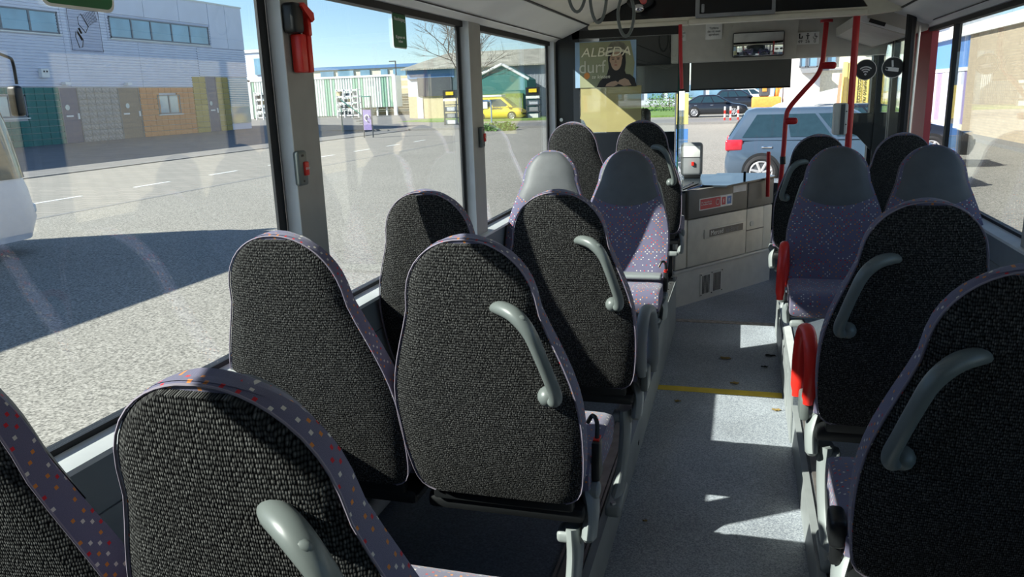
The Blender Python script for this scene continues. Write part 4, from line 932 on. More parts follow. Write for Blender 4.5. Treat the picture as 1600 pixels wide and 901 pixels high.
seat(-0.568, 1.75, Z0, zs, 'black-backed aisle seat with belt buckle in the second row on the left', aisle=1, leg=True, buckle='belt')
seat(-0.995, 2.565, Z0, zs, 'black-backed window seat half in shadow in the third row on the left')
seat(-0.548, 2.565, Z0, zs, 'black-backed aisle seat in the third row on the left, in front of the rear-facing pair', aisle=1, leg=True, arm=('cast', 0.10))
zh = 0.352; zq = 0.605-zh
s4 = seat(-1.0, 4.07, zh, zq, 'rear-facing patterned window seat with grey head panel on the left wheel arch', ky=0.76, facing=-1)
s5 = seat(-0.58, 4.07, zh, zq, 'rear-facing patterned aisle seat crossed by a diagonal shadow on the left wheel arch', ky=0.76, aisle=-1, facing=-1, buckle='belt')
for s_ in (s4, s5):
    part('seat_flap', ('fl', round(zq, 3)), lambda: MB().rbox(-0.215, 0.215, 0.10, 0.19, zq+0.085, zq+0.108, 0.01, 3), 'cast', s_)
zk = 0.735-zh
seat(-1.0, 4.97, zh, zk, 'tall black-backed window seat in front of the partition, left of the poster', ky=0.82)
seat(-0.575, 4.97, zh, zk, 'tall black-backed aisle seat half in shadow right below the poster', ky=0.82, aisle=1)
zr = 0.18
seat(0.467, 1.59, zr, 0.61-zr, 'black-backed aisle seat nearest the camera on the right, in deep shadow', aisle=-1, leg=True, buckle='lever')
seat(0.91, 1.59, zr, 0.61-zr, 'black-backed window seat beside the nearest right aisle seat')
seat(0.467, 2.40, zr, 0.61-zr, 'black-backed aisle seat with red armrest in the second row on the right', aisle=-1, leg=True, arm=('redb', 0.12))
seat(0.92, 2.40, zr, 0.61-zr, 'black-backed window seat in the second row on the right')
zw = 0.30; zx = 0.605-zw
seat(0.465, 4.12, zw, zx, 'rear-facing patterned aisle seat with red armrest on the right', ky=0.76, aisle=1, facing=-1, arm=('redb', 0.10))
seat(0.895, 4.12, zw, zx, 'rear-facing patterned window seat on the right beside the side window', ky=0.76, facing=-1)
seat(0.43, 5.09, zw, 0.63-zw, 'black-backed aisle seat on the right, nearest the straight red pole', ky=0.82, aisle=-1)
seat(0.875, 5.09, zw, 0.63-zw, 'black-backed window seat on the right, beside the red door post', ky=0.82)
# dry leaves and crumbs on the aisle floor
def leaf(x, y, r, a, m, label):
    pts = []
    for k in range(14):
        th = 2*PI*k/14; rr = r*(0.55+0.45*abs(math.cos(th*1.5)))*(0.7+0.3*math.cos(th))
        pts.append((x+rr*math.cos(th+a), y+rr*math.sin(th+a)*0.6))
    b = MB(); n = len(pts); vs = [(p[0], p[1], 0.004+0.006*abs(math.sin(i*1.3))) for i, p in enumerate(pts)]; vs2 = [(v[0], v[1], v[2]-0.0015) for v in vs]
    b.add(vs+vs2+[(x, y, 0.008), (x, y, 0.0055)], [(i, (i+1) % n, 2*n) for i in range(n)]+[(n+(i+1) % n, n+i, 2*n+1) for i in range(n)]+[(i, n+i, n+(i+1) % n, (i+1) % n) for i in range(n)])
    tag(b.build('dry_leaf', m), label, 'leaf', 'dry leaves on the aisle floor')
leaf(-0.065, 4.76, 0.05, 0.2, 'leafm', 'curled brown leaf in the middle of the aisle beyond the yellow stripe')
leaf(0.005, 4.33, 0.04, 1.1, 'leafm', 'brown leaf just beyond the yellow stripe')
leaf(-0.28, 4.0, 0.03, 2.0, 'leafm', 'small yellow-brown leaf on the near side of the yellow stripe, by the left platform')
leaf(0.21, 3.98, 0.035, 0.4, 'leafm', 'pale leaf scrap on the near side of the yellow stripe, by the right platform')
leaf(0.20, 4.86, 0.05, 0.0, 'blacklv', 'dark debris against the foot of the right platform')
leaf(0.17, 4.64, 0.03, 0.7, 'blacklv', 'small dark crumb near the right platform')
leaf(-0.31, 2.75, 0.014, 0.7, 'leafm', 'tiny brown crumb beside the left platform in the near aisle')

# ================================================================== OUTSIDE
G = -0.35
struct('ground', MB().box(-12.7, 70, -40, 160, G-0.2, G), 'asphalt')
struct('road', MB().box(-20.7, -12.7, -40, 160, G-0.2, G-0.004), 'road')
struct('pavement', MB().prism([(-20.9, G-0.3), (-20.9, G+0.02), (-24.5, G+0.03), (-33, -0.02), (-120, -0.02), (-120, G-0.3)], -40, 160, 'y'), 'pave')
struct('trim_kerb_far', MB().box(-20.95, -20.7, -40, 160, G-0.2, G+0.03), 'kerb')
struct('trim_kerb_near', MB().box(-12.78, -12.62, -40, 160, G-0.2, G+0.004), 'kerb')
for k in range(9):
    y = 10.6+3.05*k
    tag(MB().box(-14.95, -14.83, y, y+1.3, G-0.004, G+0.001).build('road_dash', 'white'), '%s white dash of the road centre line, counted from the nearest' % ('first', 'second', 'third', 'fourth', 'fifth', 'sixth', 'seventh', 'eighth', 'ninth')[k], 'road marking', 'white dashes of the road centre line')
def S(y, x50, z50): return (x50*y/50, y, 1.61+(z50-1.61)*y/50)
def shared(name, key, fn, m, parent, loc, rz=0):
    """alike pieces share one mesh; fn builds it around the origin"""
    if key not in MESHC:
        p = bpy.data.objects.new('tmp', None); o = fn().build(name, m, p); MESHC[key] = o.data; bpy.data.objects.remove(o); bpy.data.objects.remove(p)
    o = bpy.data.objects.new(name, MESHC[key]); C.objects.link(o); o.parent = parent
    o.location = Vector(loc)-parent.location-(parent.parent.location if parent.parent else Vector()); o.rotation_euler.z = rz
    return o

# ---- long blue-grey industrial building on the left
FX = -33.0
ib = thing('industrial_building', 'long blue-grey ribbed industrial building with coloured block base left of the road', 'building', (FX-6, 34, -0.05))
MB().box(FX-12, FX-0.06, 12, 49, -0.3, 7.9).build('core_wall', 'siding', ib)
def siding(y0, y1, z0, z1, p=0.145):
    pts = []; z = z0
    while z < z1-0.01:
        pts += [(FX-0.02, z), (FX+0.025, z+0.02), (FX+0.025, z+p*0.72), (FX-0.02, z+p*0.86)]; z += p
    pts = [q for q in pts if q[1] <= z1]
    return MB().prism(pts+[(FX-0.02, z1), (FX-0.07, z1), (FX-0.07, z0)], y0, y1, 'y').build('siding_sheet', 'siding', ib, smooth=False)
for a, c in ((12, 20), (20, 26.0), (26.0, 33.6), (33.6, 38.8), (38.8, 43.9)): siding(a+0.01, c-0.01, 2.76, 5.2)
siding(43.92, 48.99, 3.43, 5.2)
for a, c in ((12, 20), (20, 26.0), (26, 33.6), (33.6, 36.6)): siding(a+0.01, c-0.01, 5.2, 7.9)
siding(36.62, 45.4, 5.2, 6.6)
for a, c in ((36.62, 39.6), (39.6, 42.6), (42.6, 45.4)): MB().box(FX-0.06, FX+0.02, a+0.015, c-0.015, 6.62, 7.9).build('flat_panel', 'siding', ib)
for a, c in ((45.42, 47.2), (47.2, 49.0)): MB().box(FX-0.06, FX+0.02, a+0.015, c-0.015, 5.22, 7.9).build('flat_panel', 'siding', ib)
MB().box(FX-12, FX+0.06, 12, 49.05, 7.9, 8.0).build('roof_edge', 'sill', ib)
def far_window(y0, y1, z0, z1, splits):
    f = MB(); f.box(FX-0.05, FX+0.07, y0, y1, z0, z0+0.07).box(FX-0.05, FX+0.07, y0, y1, z1-0.07, z1).box(FX-0.05, FX+0.07, y0, y0+0.07, z0, z1).box(FX-0.05, FX+0.07, y1-0.07, y1, z0, z1)
    for s in splits: f.box(FX-0.05, FX+0.06, s-0.05, s+0.05, z0, z1)
    f = f.build('window', 'winframe', ib)
    ed = [y0+0.05]+list(splits)+[y1-0.05]
    for a, c in zip(ed[:-1], ed[1:]): MB().box(FX-0.02, FX+0.03, a+0.06, c-0.06, z0+0.07, z1-0.07).build('pane', 'winglass', f)
    MB().box(FX, FX+0.12, y0-0.08, y1+0.08, z0-0.08, z0-0.01).build('window_ledge', 'sill', f)
far_window(26.0, 33.4, 5.32, 6.38, (28.4, 30.1, 31.7))
far_window(36.8, 45.25, 5.35, 6.47, (38.45, 40.0, 41.75, 43.4))
def blocks(y0, y1, z0, z1, w, hgt, m, holes=()):
    r = 0; z = z0
    while z < z1-0.05:
        h = min(hgt, z1-z); y = y0; off = 0
        while y < y1-0.05:
            ww = min(w, y1-y); cy, cz = y+ww/2, z+h/2
            if not any(a < cy < c and b < cz < d for a, c, b, d in holes):
                shared('block', ('blk', m, round(ww, 2), round(h, 2)), lambda: MB().box(-0.05, 0.04, -ww/2+0.012, ww/2-0.012, -h/2+0.012, h/2-0.012), m, ib, (FX+random.uniform(-.008, .008), cy, cz))
            y += w
        z += hgt; r += 1
blocks(28.0, 32.75, -0.05, 2.74, 0.55, 0.31, 'greenblk', [(28, 30.75, 1.3, 2.45)])
blocks(33.95, 36.7, -0.05, 2.74, 0.55, 0.31, 'greyblk')
blocks(38.4, 43.05, -0.05, 2.74, 0.52, 0.31, 'orangeblk', [(39.7, 41.75, 1.2, 2.35)])
blocks(43.1, 44.35, -0.05, 3.4, 0.62, 0.345, 'yellowblk'); blocks(45.45, 46.7, -0.05, 3.4, 0.62, 0.345, 'yellowblk')
def far_door(y0, y1, z1, m):
    d = MB().box(FX-0.05, FX+0.0, y0, y1, -0.1, z1).build('door', m, ib)
    MB().disc((FX, y0+0.5*(y1-y0)-0.2, 1.75), (1, 0, 0), 0.14, 0.02).build('porthole', 'winglass', d)
    MB().box(FX, FX+0.02, y0+0.2, y0+0.65, 1.28, 1.36).build('letter_plate', 'white', d)
    MB().box(FX, FX+0.05, y1-0.16, y1-0.06, 1.15, 1.45).build('door_handle', 'white', d)
    MB().box(FX-0.05, FX+0.03, y0-0.06, y0, -0.1, z1).box(FX-0.05, FX+0.03, y1, y1+0.06, -0.1, z1).build('door_frame', 'winframe', d)
far_door(32.82, 33.9, 2.72, 'doorblue'); far_door(36.78, 38.3, 2.72, 'doorbrown'); far_door(44.42, 45.4, 3.4, 'doorblue')
far_window(28.0, 30.7, 1.35, 2.4, (28.9, 29.8)); far_window(39.76, 41.72, 1.22, 2.33, (40.74,))
lo = MB().box(FX-0.05, FX+0.0, 46.75, 48.95, 0.4, 3.4).build('louvre_window', 'winglass', ib)
for k in range(16): MB().box(FX, FX+0.06, 46.75, 48.95, 1.5+0.115*k, 1.55+0.115*k).build('louvre_slat', 'white', lo)
MB().box(FX+0.02, FX+0.22, 31.75, 32.2, 3.2, 3.62).build('alarm_box', 'white', ib)
MB().box(FX+0.22, FX+0.24, 31.85, 31.93, 3.45, 3.53).box(FX+0.22, FX+0.24, 32.02, 32.1, 3.45, 3.53).build('alarm_dots', 'blackp', ib)
MB().box(FX+0.02, FX+0.3, 33.0, 33.35, 2.86, 3.0).build('wall_lamp', 'pillar_skytint', ib)
MB().box(FX+0.02, FX+0.3, 37.3, 37.6, 2.86, 3.0).build('wall_lamp', 'pillar_skytint', ib)

# ---- white bus at the left edge, seen from its front corner
ob = thing('parked_bus', 'white bus with dark windows parked at the left edge of the yard', 'bus', (-11.0, 3.0, G))
def busloft(zs_):
    """plan outline per height: list of (z, side x, front y) -> rounded front corners"""
    b = MB(); rings = []
    for z, xr, yf, r in zs_:
        ring = [(xr, -6.0)]
        for k in range(7):
            a = PI/2*k/6; ring.append((xr-r+r*math.cos(a), yf-r*0.9+r*0.9*math.sin(a)))
        ring += [(-12.1-(xr+9.62)+0.45, yf+0.04)]
        ring += [(-12.1-(xr+9.62), yf-0.4), (-12.1-(xr+9.62), -6.0)]
        rings.append([(p[0], p[1], z) for p in ring])
    n = len(rings[0]); vs = [p for r_ in rings for p in r_]
    fs = [(i*n+j, i*n+(j+1) % n, (i+1)*n+(j+1) % n, (i+1)*n+j) for i in range(len(rings)-1) for j in range(n)]
    fs += [list(range(n))[::-1], [(len(rings)-1)*n+j for j in range(n)]]
    return b.add(vs, fs)
busloft([(G+0.22, -9.62, 8.95, 0.5), (G+0.5, -9.58, 9.05, 0.5), (0.55, -9.60, 9.0, 0.5), (0.72, -9.61, 8.95, 0.5)]).build('lower_body', 'buswhite', ob)
busloft([(0.72, -9.595, 8.97, 0.5), (1.4, -9.62, 8.86, 0.5), (2.35, -9.66, 8.62, 0.5)]).build('window_band', 'busglass', ob)
busloft([(2.35, -9.68, 8.58, 0.5), (2.62, -9.72, 8.5, 0.5), (2.72, -9.9, 8.3, 0.5)]).build('roof', 'buswhite', ob)
MB().rbox(-11.8, -9.85, -4.5, 7.4, 2.7, 2.95, 0.1).build('roof_unit', 'buswhite', ob)
MB().box(-9.585, -9.55, -5.9, 8.2, 0.62, 0.66).build('waist_strip', 'rubber', ob)
for y in (7.6, 5.9, 4.2, 2.5): MB().box(-9.69, -9.62, y, y+0.09, 0.75, 2.35).build('window_post', 'blackp', ob)
for yc in (6.0, -2.0):
    w = MB().cyl((-9.75, yc, G+0.48), (-9.56, yc, G+0.48), 0.48, 24).build('wheel', 'tyre', ob)
    MB().cyl((-9.57, yc, G+0.48), (-9.545, yc, G+0.48), 0.27, 20).build('rim', 'alloy', w)
MB().rbox(-9.86, -9.70, 8.66, 8.93, 0.20, 0.34, 0.04, 3).build('head_lamp', 'pillar_skytint', ob)
mr_ = MB().tube(smooth_path([(-9.75, 8.55, 2.45), (-9.80, 8.95, 2.36), (-9.93, 9.15, 2.30), (-9.98, 9.2, 2.0)], 4), 0.022, 8).build('mirror_arm', 'blackp', ob)
MB().rbox(-10.12, -9.93, 9.12, 9.26, 1.55, 1.98, 0.05, 3).build('mirror_housing', 'blackp', mr_)

# ---- yard behind: mint container wall, racks, offices, shed, van
def P(y, xa, xb, za, zb, dy, b=None):
    a = S(y, xa, za); c = S(y, xb, zb); return (b or MB()).box(a[0], c[0], y, y+dy, min(a[2], c[2]), max(a[2], c[2]))
ct = thing('ribbed_container_wall', 'long white and mint ribbed container wall behind the yard', 'container', S(80, -28, 0.6))
P(80, -33.9, -22.65, 1.14, 3.2, 2.5).build('upper_body', 'mint', ct)
P(80, -33.9, -24.9, 0.62, 1.14, 2.5).build('lower_body', 'mint', ct)
for k in range(58):
    a = S(80, -33.7+0.192*k, 0); 
    z0 = S(80, 0, 0.66 if -33.7+0.192*k < -25.0 else 1.16)[2]
    MB().box(a[0], a[0]+0.13, 79.88, 80.0, z0, S(80, 0, 3.14)[2]).build('rib', 'green' if (k*7) % 11 in (0, 3, 4) else 'white', ct)
P(79.8, -33.9, -22.6, 3.14, 3.26, 0.3).build('top_rail', 'white', ct)
P(79.8, -22.62, -22.4, 0.55, 3.26, 0.3).build('corner_post', 'white', ct)
P(79.8, -33.9, -33.5, 0.55, 3.26, 0.3).build('corner_post', 'white', ct)
for x in (-23.9, -23.2): P(80.2, x, x+0.1, 0.45, 1.2, 0.2).build('support_leg', 'white', ct)
gw = thing('tan_yard_wall', 'tan brick wall beside and below the mint container', 'wall', S(84, -23, 0.3))
for k in range(17):
    P(84, -25.0, -19.8, 0.35+0.165*k, 0.50+0.165*k, 0.5).build('wall_course', 'tan' if k % 3 else 'cream', gw)
lb = thing('low_office', 'low pale building with dark blue window band behind the container', 'building', S(110, -28, 1))
P(110, -33.8, -20.6, 0.5, 3.82, 8).build('walls', 'cream', lb)
P(109.7, -33.8, -20.6, 3.7, 3.9, 8.5).build('roof_edge', 'bluepanel', lb)
for xa, xb in ((-33, -30.5), (-27.9, -26.9), (-26.6, -25.4), (-24.9, -24.2), (-23.4, -22.9), (-22.5, -21.6), (-21.2, -20.7)): P(109.8, xa, xb, 3.0, 3.6, 0.3).build('window', 'winglass', lb)
tw = thing('pale_blue_tower', 'pale blue tower block showing beside the industrial building corner', 'building', S(100, -32.6, 2))
P(100, -34.2, -31.9, 0.5, 5.2, 6).build('walls', 'siding', tw); P(99.8, -33.0, -32.3, 3.6, 4.7, 0.3).build('window', 'winglass', tw); P(99.8, -34.2, -31.85, 5.1, 5.3, 6).build('roof_edge', 'white', tw)
for xa, lab in ((-33.3, 'left white storage rack of pipe frames in front of the mint container'), (-26.9, 'right white storage rack of pipe frames in front of the mint container')):
    rk = thing('storage_rack', lab, 'rack', S(74, xa+0.8, 0.5), 'white storage racks')
    for k in range(5): P(74, xa, xa+1.65, 0.62+0.42*k, 0.70+0.42*k, 1.0).build('shelf', 'white', rk)
    for q in (0, .55, 1.1, 1.6): P(73.9, xa+q, xa+q+0.06, 0.5, 2.42, 0.1).build('upright', 'white', rk)
    for k in range(4):
        for q in range(4):
            h_ = random.uniform(.14, .3); P(74.2, xa+.08+q*.4, xa+.08+q*.4+random.uniform(.12, .3), 0.71+0.42*k, 0.71+0.42*k+h_, 0.6).build('stored_part', random.choice(['darkgrey', 'grey', 'tan', 'winframe']), rk)
sg = thing('yard_sign', 'white notice board on posts in front of the mint container', 'sign', S(70, -29.1, 0.5))
P(70, -29.9, -28.4, 0.75, 1.35, 0.1).build('board', 'white', sg)
for x in (-29.8, -28.5): P(70.05, x, x+.06, 0.2, 0.8, 0.1).build('post', 'white', sg)
P(69.9, -29.35, -29.0, 0.95, 1.15, 0.08).build('printed_field', 'lilac', sg)
bn = thing('purple_banner', 'purple advertising banner on a teal frame beside the road', 'banner', S(39.5, -24.5, -0.86))
P(39.5, -24.95, -24.35, -0.35, 1.0, 0.06).build('banner_sheet', 'purple', bn)
for x in (-25.0, -24.33): P(39.5, x, x+0.06, -0.86, 1.9, 0.06).build('post', 'darkgrey', bn)
P(39.48, -25.0, -24.3, 1.84, 1.92, 0.08).build('cross_bar', 'greenblk', bn)
a = S(39.45, -24.65, 0.45); MB().tube([(a[0]+0.13*math.cos(t*PI/6), a[1], a[2]+0.16*math.sin(t*PI/6)) for t in range(10)], 0.03, 6).build('emblem', 'white', bn)
stt = thing('loading_stairs', 'teal frame of steep loading stairs left of the purple banner', 'stairs', S(46, -25.5, -0.4))
for x in (-26.6, -25.0): P(46, x, x+0.06, -0.45, 1.2 if x < -26 else 1.95, 0.06).build('post', 'greenblk', stt)
a, c = S(46, -26.6, 1.75), S(46, -25.1, 0.7); MB().cyl(a, c, 0.035, 8).build('hand_rail', 'greenblk', stt)
a, c = S(46.2, -26.6, 1.2), S(46.2, -25.1, 0.1)
for k in range(8): q = k/7; MB().box(a[0]+(c[0]-a[0])*q-0.09, a[0]+(c[0]-a[0])*q+0.09, 46.1, 46.7, a[2]+(c[2]-a[2])*q-0.02, a[2]+(c[2]-a[2])*q+0.02).build('step', 'darkgrey', stt)
lp = thing('lamp_post', 'thin dark street lamp above the container corner', 'lamp', S(88, -22.3, 0))
P(88, -22.33, -22.27, 0.3, 4.1, 0.1).build('pole', 'darkgrey', lp); P(88, -22.75, -22.3, 4.05, 4.12, 0.15).build('lamp_head', 'darkgrey', lp)
shd = thing('sheet_metal_shed', 'large pale shed with grey corrugated roof behind the yellow van', 'building', S(70, -16, 0))
P(70, -21.5, -10.9, -0.2, 3.55, 14).build('walls', 'shedw', shd)
for k in range(40):
    x = -14.6+0.095*k; P(69.9, x, x+0.055, -0.2, 3.5, 0.12).build('wall_rib', 'shedw', shd)
ra, rb_ = S(69.5, -21.9, 3.45), S(69.5, -10.7, 3.45); zt_ = S(69.5, 0, 4.7)[2]
n_ = 64
for k in range(n_):
    x0 = ra[0]+(rb_[0]-ra[0])*k/n_; x1 = ra[0]+(rb_[0]-ra[0])*(k+0.86)/n_
    sk = 1.6
    MB().add([(x0, 69.3, ra[2]), (x1, 69.3, ra[2]), (x1+sk, 78, zt_), (x0+sk, 78, zt_), (x0, 69.3, ra[2]+0.12), (x1, 69.3, ra[2]+0.12), (x1+sk, 78, zt_+0.12), (x0+sk, 78, zt_+0.12)], [(0, 1, 2, 3), (4, 5, 6, 7), (0, 1, 5, 4), (1, 2, 6, 5), (2, 3, 7, 6), (3, 0, 4, 7)]).build('roof_sheet', 'roofs', shd)
P(69.85, -21.5, -18.0, -0.2, 1.75, 0.2).build('lower_wall', 'tan', shd)
P(69.8, -20.9, -20.5, -0.2, 2.2, 0.25).build('door_frame', 'white', shd)
P(69.8, -21.5, -18.2, 2.9, 3.5, 0.2).build('blue_band', 'bluepanel', shd)
P(69.7, -20.8, -18.4, 1.75, 2.95, 0.3).build('dark_sign_panel', 'darkgrey', shd)
P(69.75, -20.6, -18.4, 2.75, 2.86, 0.1).build('yellow_stripe', 'yellow', shd)
gsd = thing('green_gabled_shed', 'dark green gabled shed front standing before the pale shed', 'building', S(66, -15, 0))
q0, q1, q2 = S(66, -16.6, 2.85), S(66, -14.9, 3.5), S(66, -13.3, 2.6)
zb_ = S(66, 0, -0.1)[2]
MB().prism([(q0[0], zb_), (q2[0], zb_), (q2[0], q2[2]), (q1[0], q1[2]), (q0[0], q0[2])], 66, 69, 'y').build('gable_wall', 'greenblk', gsd)
MB().cyl((q0[0]-.2, 65.9, q0[2]), (q1[0], 65.9, q1[2]+.1), 0.12, 6).cyl((q1[0], 65.9, q1[2]+.1), (q2[0]+.2, 65.9, q2[2]), 0.12, 6).build('roof_edge', 'white', gsd)
P(65.8, -16.3, -13.6, 0.0, 1.75, 0.2).build('yellow_green_door', 'grass', gsd)
for y, xa, lab in ((54.6, -19.05, 'dark display rack with yellow sign left of the yellow van'), (64, -13.4, 'dark display rack with yellow sign right of the yellow van')):
    rk = thing('display_rack', lab, 'rack', S(y, xa+.45, -0.2), 'dark racks with yellow signs')
    zb_ = 1.61-(1.61-G)*50/y
    for q in (0, 0.86): P(y, xa+q, xa+q+0.07, zb_, 2.1, 0.1).build('upright', 'darkgrey', rk)
    for k in range(4): P(y, xa, xa+.92, zb_+0.05+0.42*k, zb_+0.11+0.42*k, 0.8).build('shelf', 'darkgrey', rk)
    for k in range(3): P(y+.1, xa+.1, xa+.78, zb_+0.12+0.42*k, zb_+0.38+0.42*k, 0.6).build('goods', ['white', 'grey', 'shedw'][k], rk)
    P(y-.05, xa, xa+.92, 1.6, 2.1, 0.3).build('head_board', 'blackp', rk)
    P(y-.12, xa+.2, xa+.72, 1.78, 2.0, 0.1).build('yellow_sign', 'vanyellow', rk)
    P(y-.1, xa, xa+.9, 1.4, 1.56, 0.1).build('white_strip', 'white', rk)
bh = thing('blue_hoop', 'blue tubular hoop barrier in front of the yellow van', 'barrier', S(52, -16, 0))
a, c = S(52, -16.35, 1.32), S(52, -15.75, 1.32); MB().tube(smooth_path([(a[0], 52, G), (a[0], 52, a[2]-.15), (a[0]+.12, 52, a[2]), (c[0]-.12, 52, a[2]), (c[0], 52, a[2]-.15), (c[0], 52, G)], 4), 0.05, 8).build('hoop', 'bluepanel', bh)
def bush(x, y, z, rx, rz, n, label, m='leafg'):
    b = MB(); rnd = random.Random(5)
    for k in range(n):
        th = rnd.uniform(0, 2*PI); ph = rnd.uniform(-.2, 1); r = rnd.uniform(.5, 1)
        p = Vector((x+rx*r*math.cos(th)*math.cos(ph), y+rx*r*math.sin(th)*math.cos(ph), z+rz*r*max(0.02, math.sin(ph))))
        d = Vector((rnd.uniform(-1, 1), rnd.uniform(-1, 1), rnd.uniform(0, 1)))*0.14; e = Vector((rnd.uniform(-1, 1), rnd.uniform(-1, 1), rnd.uniform(-1, 1)))*0.07
        b.add([p, p+d*.5+e, p+d, p+d*.5-e], [(0, 1, 2, 3)])
    t = thing('bush', label, 'bush', (x, y, z)); tag(b.build('leaves', m, t, smooth=False), kind='stuff'); MB().cyl((x, y, z), (x, y, z+rz*.6), 0.04, 8).build('stem', 'bark', t); return t
bush(-13.9, 45.3, G, 1.2, 0.55, 900, 'low green bush on the kerb in front of the yellow van')
# bare tree
tr = thing('bare_tree', 'leafless tree with fine branches above the yard', 'tree', (-16.6, 47, G))
rnd = random.Random(11); tb = MB(); tb2 = MB()
def grow(p, d, ln, r, lv):
    q = p; dirs = d.normalized(); pts = [p]; rad = [r]
    for k in range(4):
        dirs = (dirs+Vector((rnd.uniform(-1, 1), rnd.uniform(-.6, .6), rnd.uniform(-.5, .5)))*0.17).normalized(); q = q+dirs*ln/4; pts.append(q); rad.append(r*(1-.13*(k+1)))
        if lv > 0 and k >= 1:
            for _ in range(2 if lv < 4 else 1):
                a = rnd.uniform(0, 2*PI); w = Vector((math.cos(a), math.sin(a)*.7, rnd.uniform(-.25, .65)))
                grow(q, dirs*0.75+w*0.75, ln*rnd.uniform(.55, .78), r*.52, lv-1)
    (tb if lv > 3 else tb2).tube(pts, rad, 6 if lv > 3 else 4)
grow(Vector((-16.6, 47, G)), Vector((0.0, 0, 1)), 3.3, 0.10, 4)
tb.build('trunk', 'bark', tr); tag(tb2.build('branches', 'bark', tr), kind='stuff')

# ---- cars
def car(label, loc, Ln, H, W, m, prof, rz=0, wr_=0.32, wb=(0.7, 3.3), name='car', glassm='carglass', tail=True, doors=2, cat='car'):
    """local x runs from the rear bumper (0) to the nose (Ln); prof: belt line [(x,z)], greenhouse (xa,xb,xc,xd,belt,roof)"""
    t = thing(name, label, cat, loc); t.location = (0, 0, 0)
    hw = W/2; belt, (xa, xb, xc, xd, zb0, zr) = prof
    b = MB(); vs = []; st = belt
    for i, (x, zt) in enumerate(st):
        k = 1.0
        if i == 0 or i == len(st)-1: k = 0.86
        elif i == 1 or i == len(st)-2: k = 0.97
        zb = 0.2 if 0 < i < len(st)-1 else 0.32
        half_ = [(0, zb), (hw*.86*k, zb), (hw*.98*k, zb+.12), (hw*k, .55), (hw*.985*k, zt-.12), (hw*.90*k, zt-.015), (hw*.6*k, zt+.01), (0, zt+.02)]
        ring = [(x, y, z) for y, z in half_]+[(x, -y, z) for y, z in half_[::-1][1:-1]]
        vs += ring
    n = 14
    fs = [(i*n+j, i*n+(j+1) % n, (i+1)*n+(j+1) % n, (i+1)*n+j) for i in range(len(st)-1) for j in range(n)]+[list(range(n)), [(len(st)-1)*n+j for j in range(n)]]
    b.add(vs, fs); b.build('body', m, t, ang=50)
    # cabin
    y0, y1 = hw*.94, hw*.70; yr = hw*.58
    zm = zr-.07
    ring = lambda x0, x1, y, z, r: [(x0, -y+r, z), (x0+r*.6, -y, z), (x1-r*.6, -y, z), (x1, -y+r, z), (x1, y-r, z), (x1-r*.6, y, z), (x0+r*.6, y, z), (x0, y-r, z)]
    mid = lambda q, u, v: u+(v-u)*q
    lev = [ring(xa, xb, y0, zb0-.02, .12), ring(mid(.86, xa, xc), mid(.86, xb, xd), mid(.86, y0, y1), mid(.86, zb0, zr), .12), ring(xc, xd, y1*.97, zr-.03, .12), ring(xc+.12, xd-.16, yr*.9, zr, .1)]
    vs = [p for r in lev for p in r]
    fs = [(i*8+j, i*8+(j+1) % 8, (i+1)*8+(j+1) % 8, (i+1)*8+j) for i in range(3) for j in range(8)]+[list(range(24, 32))]
    MB().add(vs, fs).build('cabin', m, t, ang=40)
    def sp(s_, q, sd): # point on the side plane
        x = mid(s_, mid(q, xa, xc), mid(q, xb, xd)); return Vector((x, sd*(mid(q, y0, y1)+0.004), mid(q, zb0, zr)))
    cuts = [0.07, 0.36, 0.63, 0.93] if doors == 2 else [0.09, 0.5, 0.93]
    for sd in (-1, 1):
        for a_, c_ in zip(cuts[:-1], cuts[1:]):
            a2, c2 = a_+.014, c_-.014
            v = [sp(a2, .07, sd), sp(c2, .07, sd), sp(c2-(.03 if c_ > .9 else 0), .80, sd), sp(a2+(.03 if a_ < .1 else 0), .80, sd)]
            o_ = Vector((0, -sd*.03, 0)); MB().add(v+[p+o_ for p in v], [(0, 1, 2, 3), (4, 5, 6, 7), (0, 1, 5, 4), (1, 2, 6, 5), (2, 3, 7, 6), (3, 0, 4, 7)]).build('side_window', glassm, t, smooth=False)
        x = mid(.5, xa, xb)
        for dx in (-.95, .18): MB().rbox(x+dx, x+dx+.2, sd*hw*.985-.02, sd*hw*.985+.02, zb0-.17, zb0-.13, .008).build('door_handle', 'chrome', t)
        MB().rbox(xb-.55, xb-.35, sd*(hw+.02)-.0 if sd > 0 else sd*(hw+.18), sd*(hw+.18) if sd > 0 else sd*(hw+.02), zb0+.0, zb0+.13, .03).build('wing_mirror', m, t)
        if tail: MB().rbox(.0, .34, sd*hw*.90-.07, sd*hw*.90+.07, zb0-.22, zb0+.0, .04, 3).build('tail_lamp', 'taillamp', t)
        MB().rbox(Ln-.45, Ln-.08, sd*hw*.78-.1, sd*hw*.78+.1, .58, .74, .03).build('head_lamp', 'chrome', t)
    for (x0, x1, xq0, xq1, nm) in ((xa, xc, -.012, -.012, 'rear_window'), (xb, xd, .012, .012, 'windscreen')):
        q0_, q1_ = .10, .80
        v = [Vector((mid(q, x0, x1)+xq0, s_*(mid(q, y0, y1)-.16), mid(q, zb0, zr))) for q, s_ in ((q0_, -1), (q0_, 1), (q1_, 1), (q1_, -1))]
        o_ = Vector((.03 if nm[0] == 'r' else -.03, 0, 0)); MB().add(v+[p+o_ for p in v], [(0, 1, 2, 3), (4, 5, 6, 7), (0, 1, 5, 4), (1, 2, 6, 5), (2, 3, 7, 6), (3, 0, 4, 7)]).build(nm, glassm, t, smooth=False)
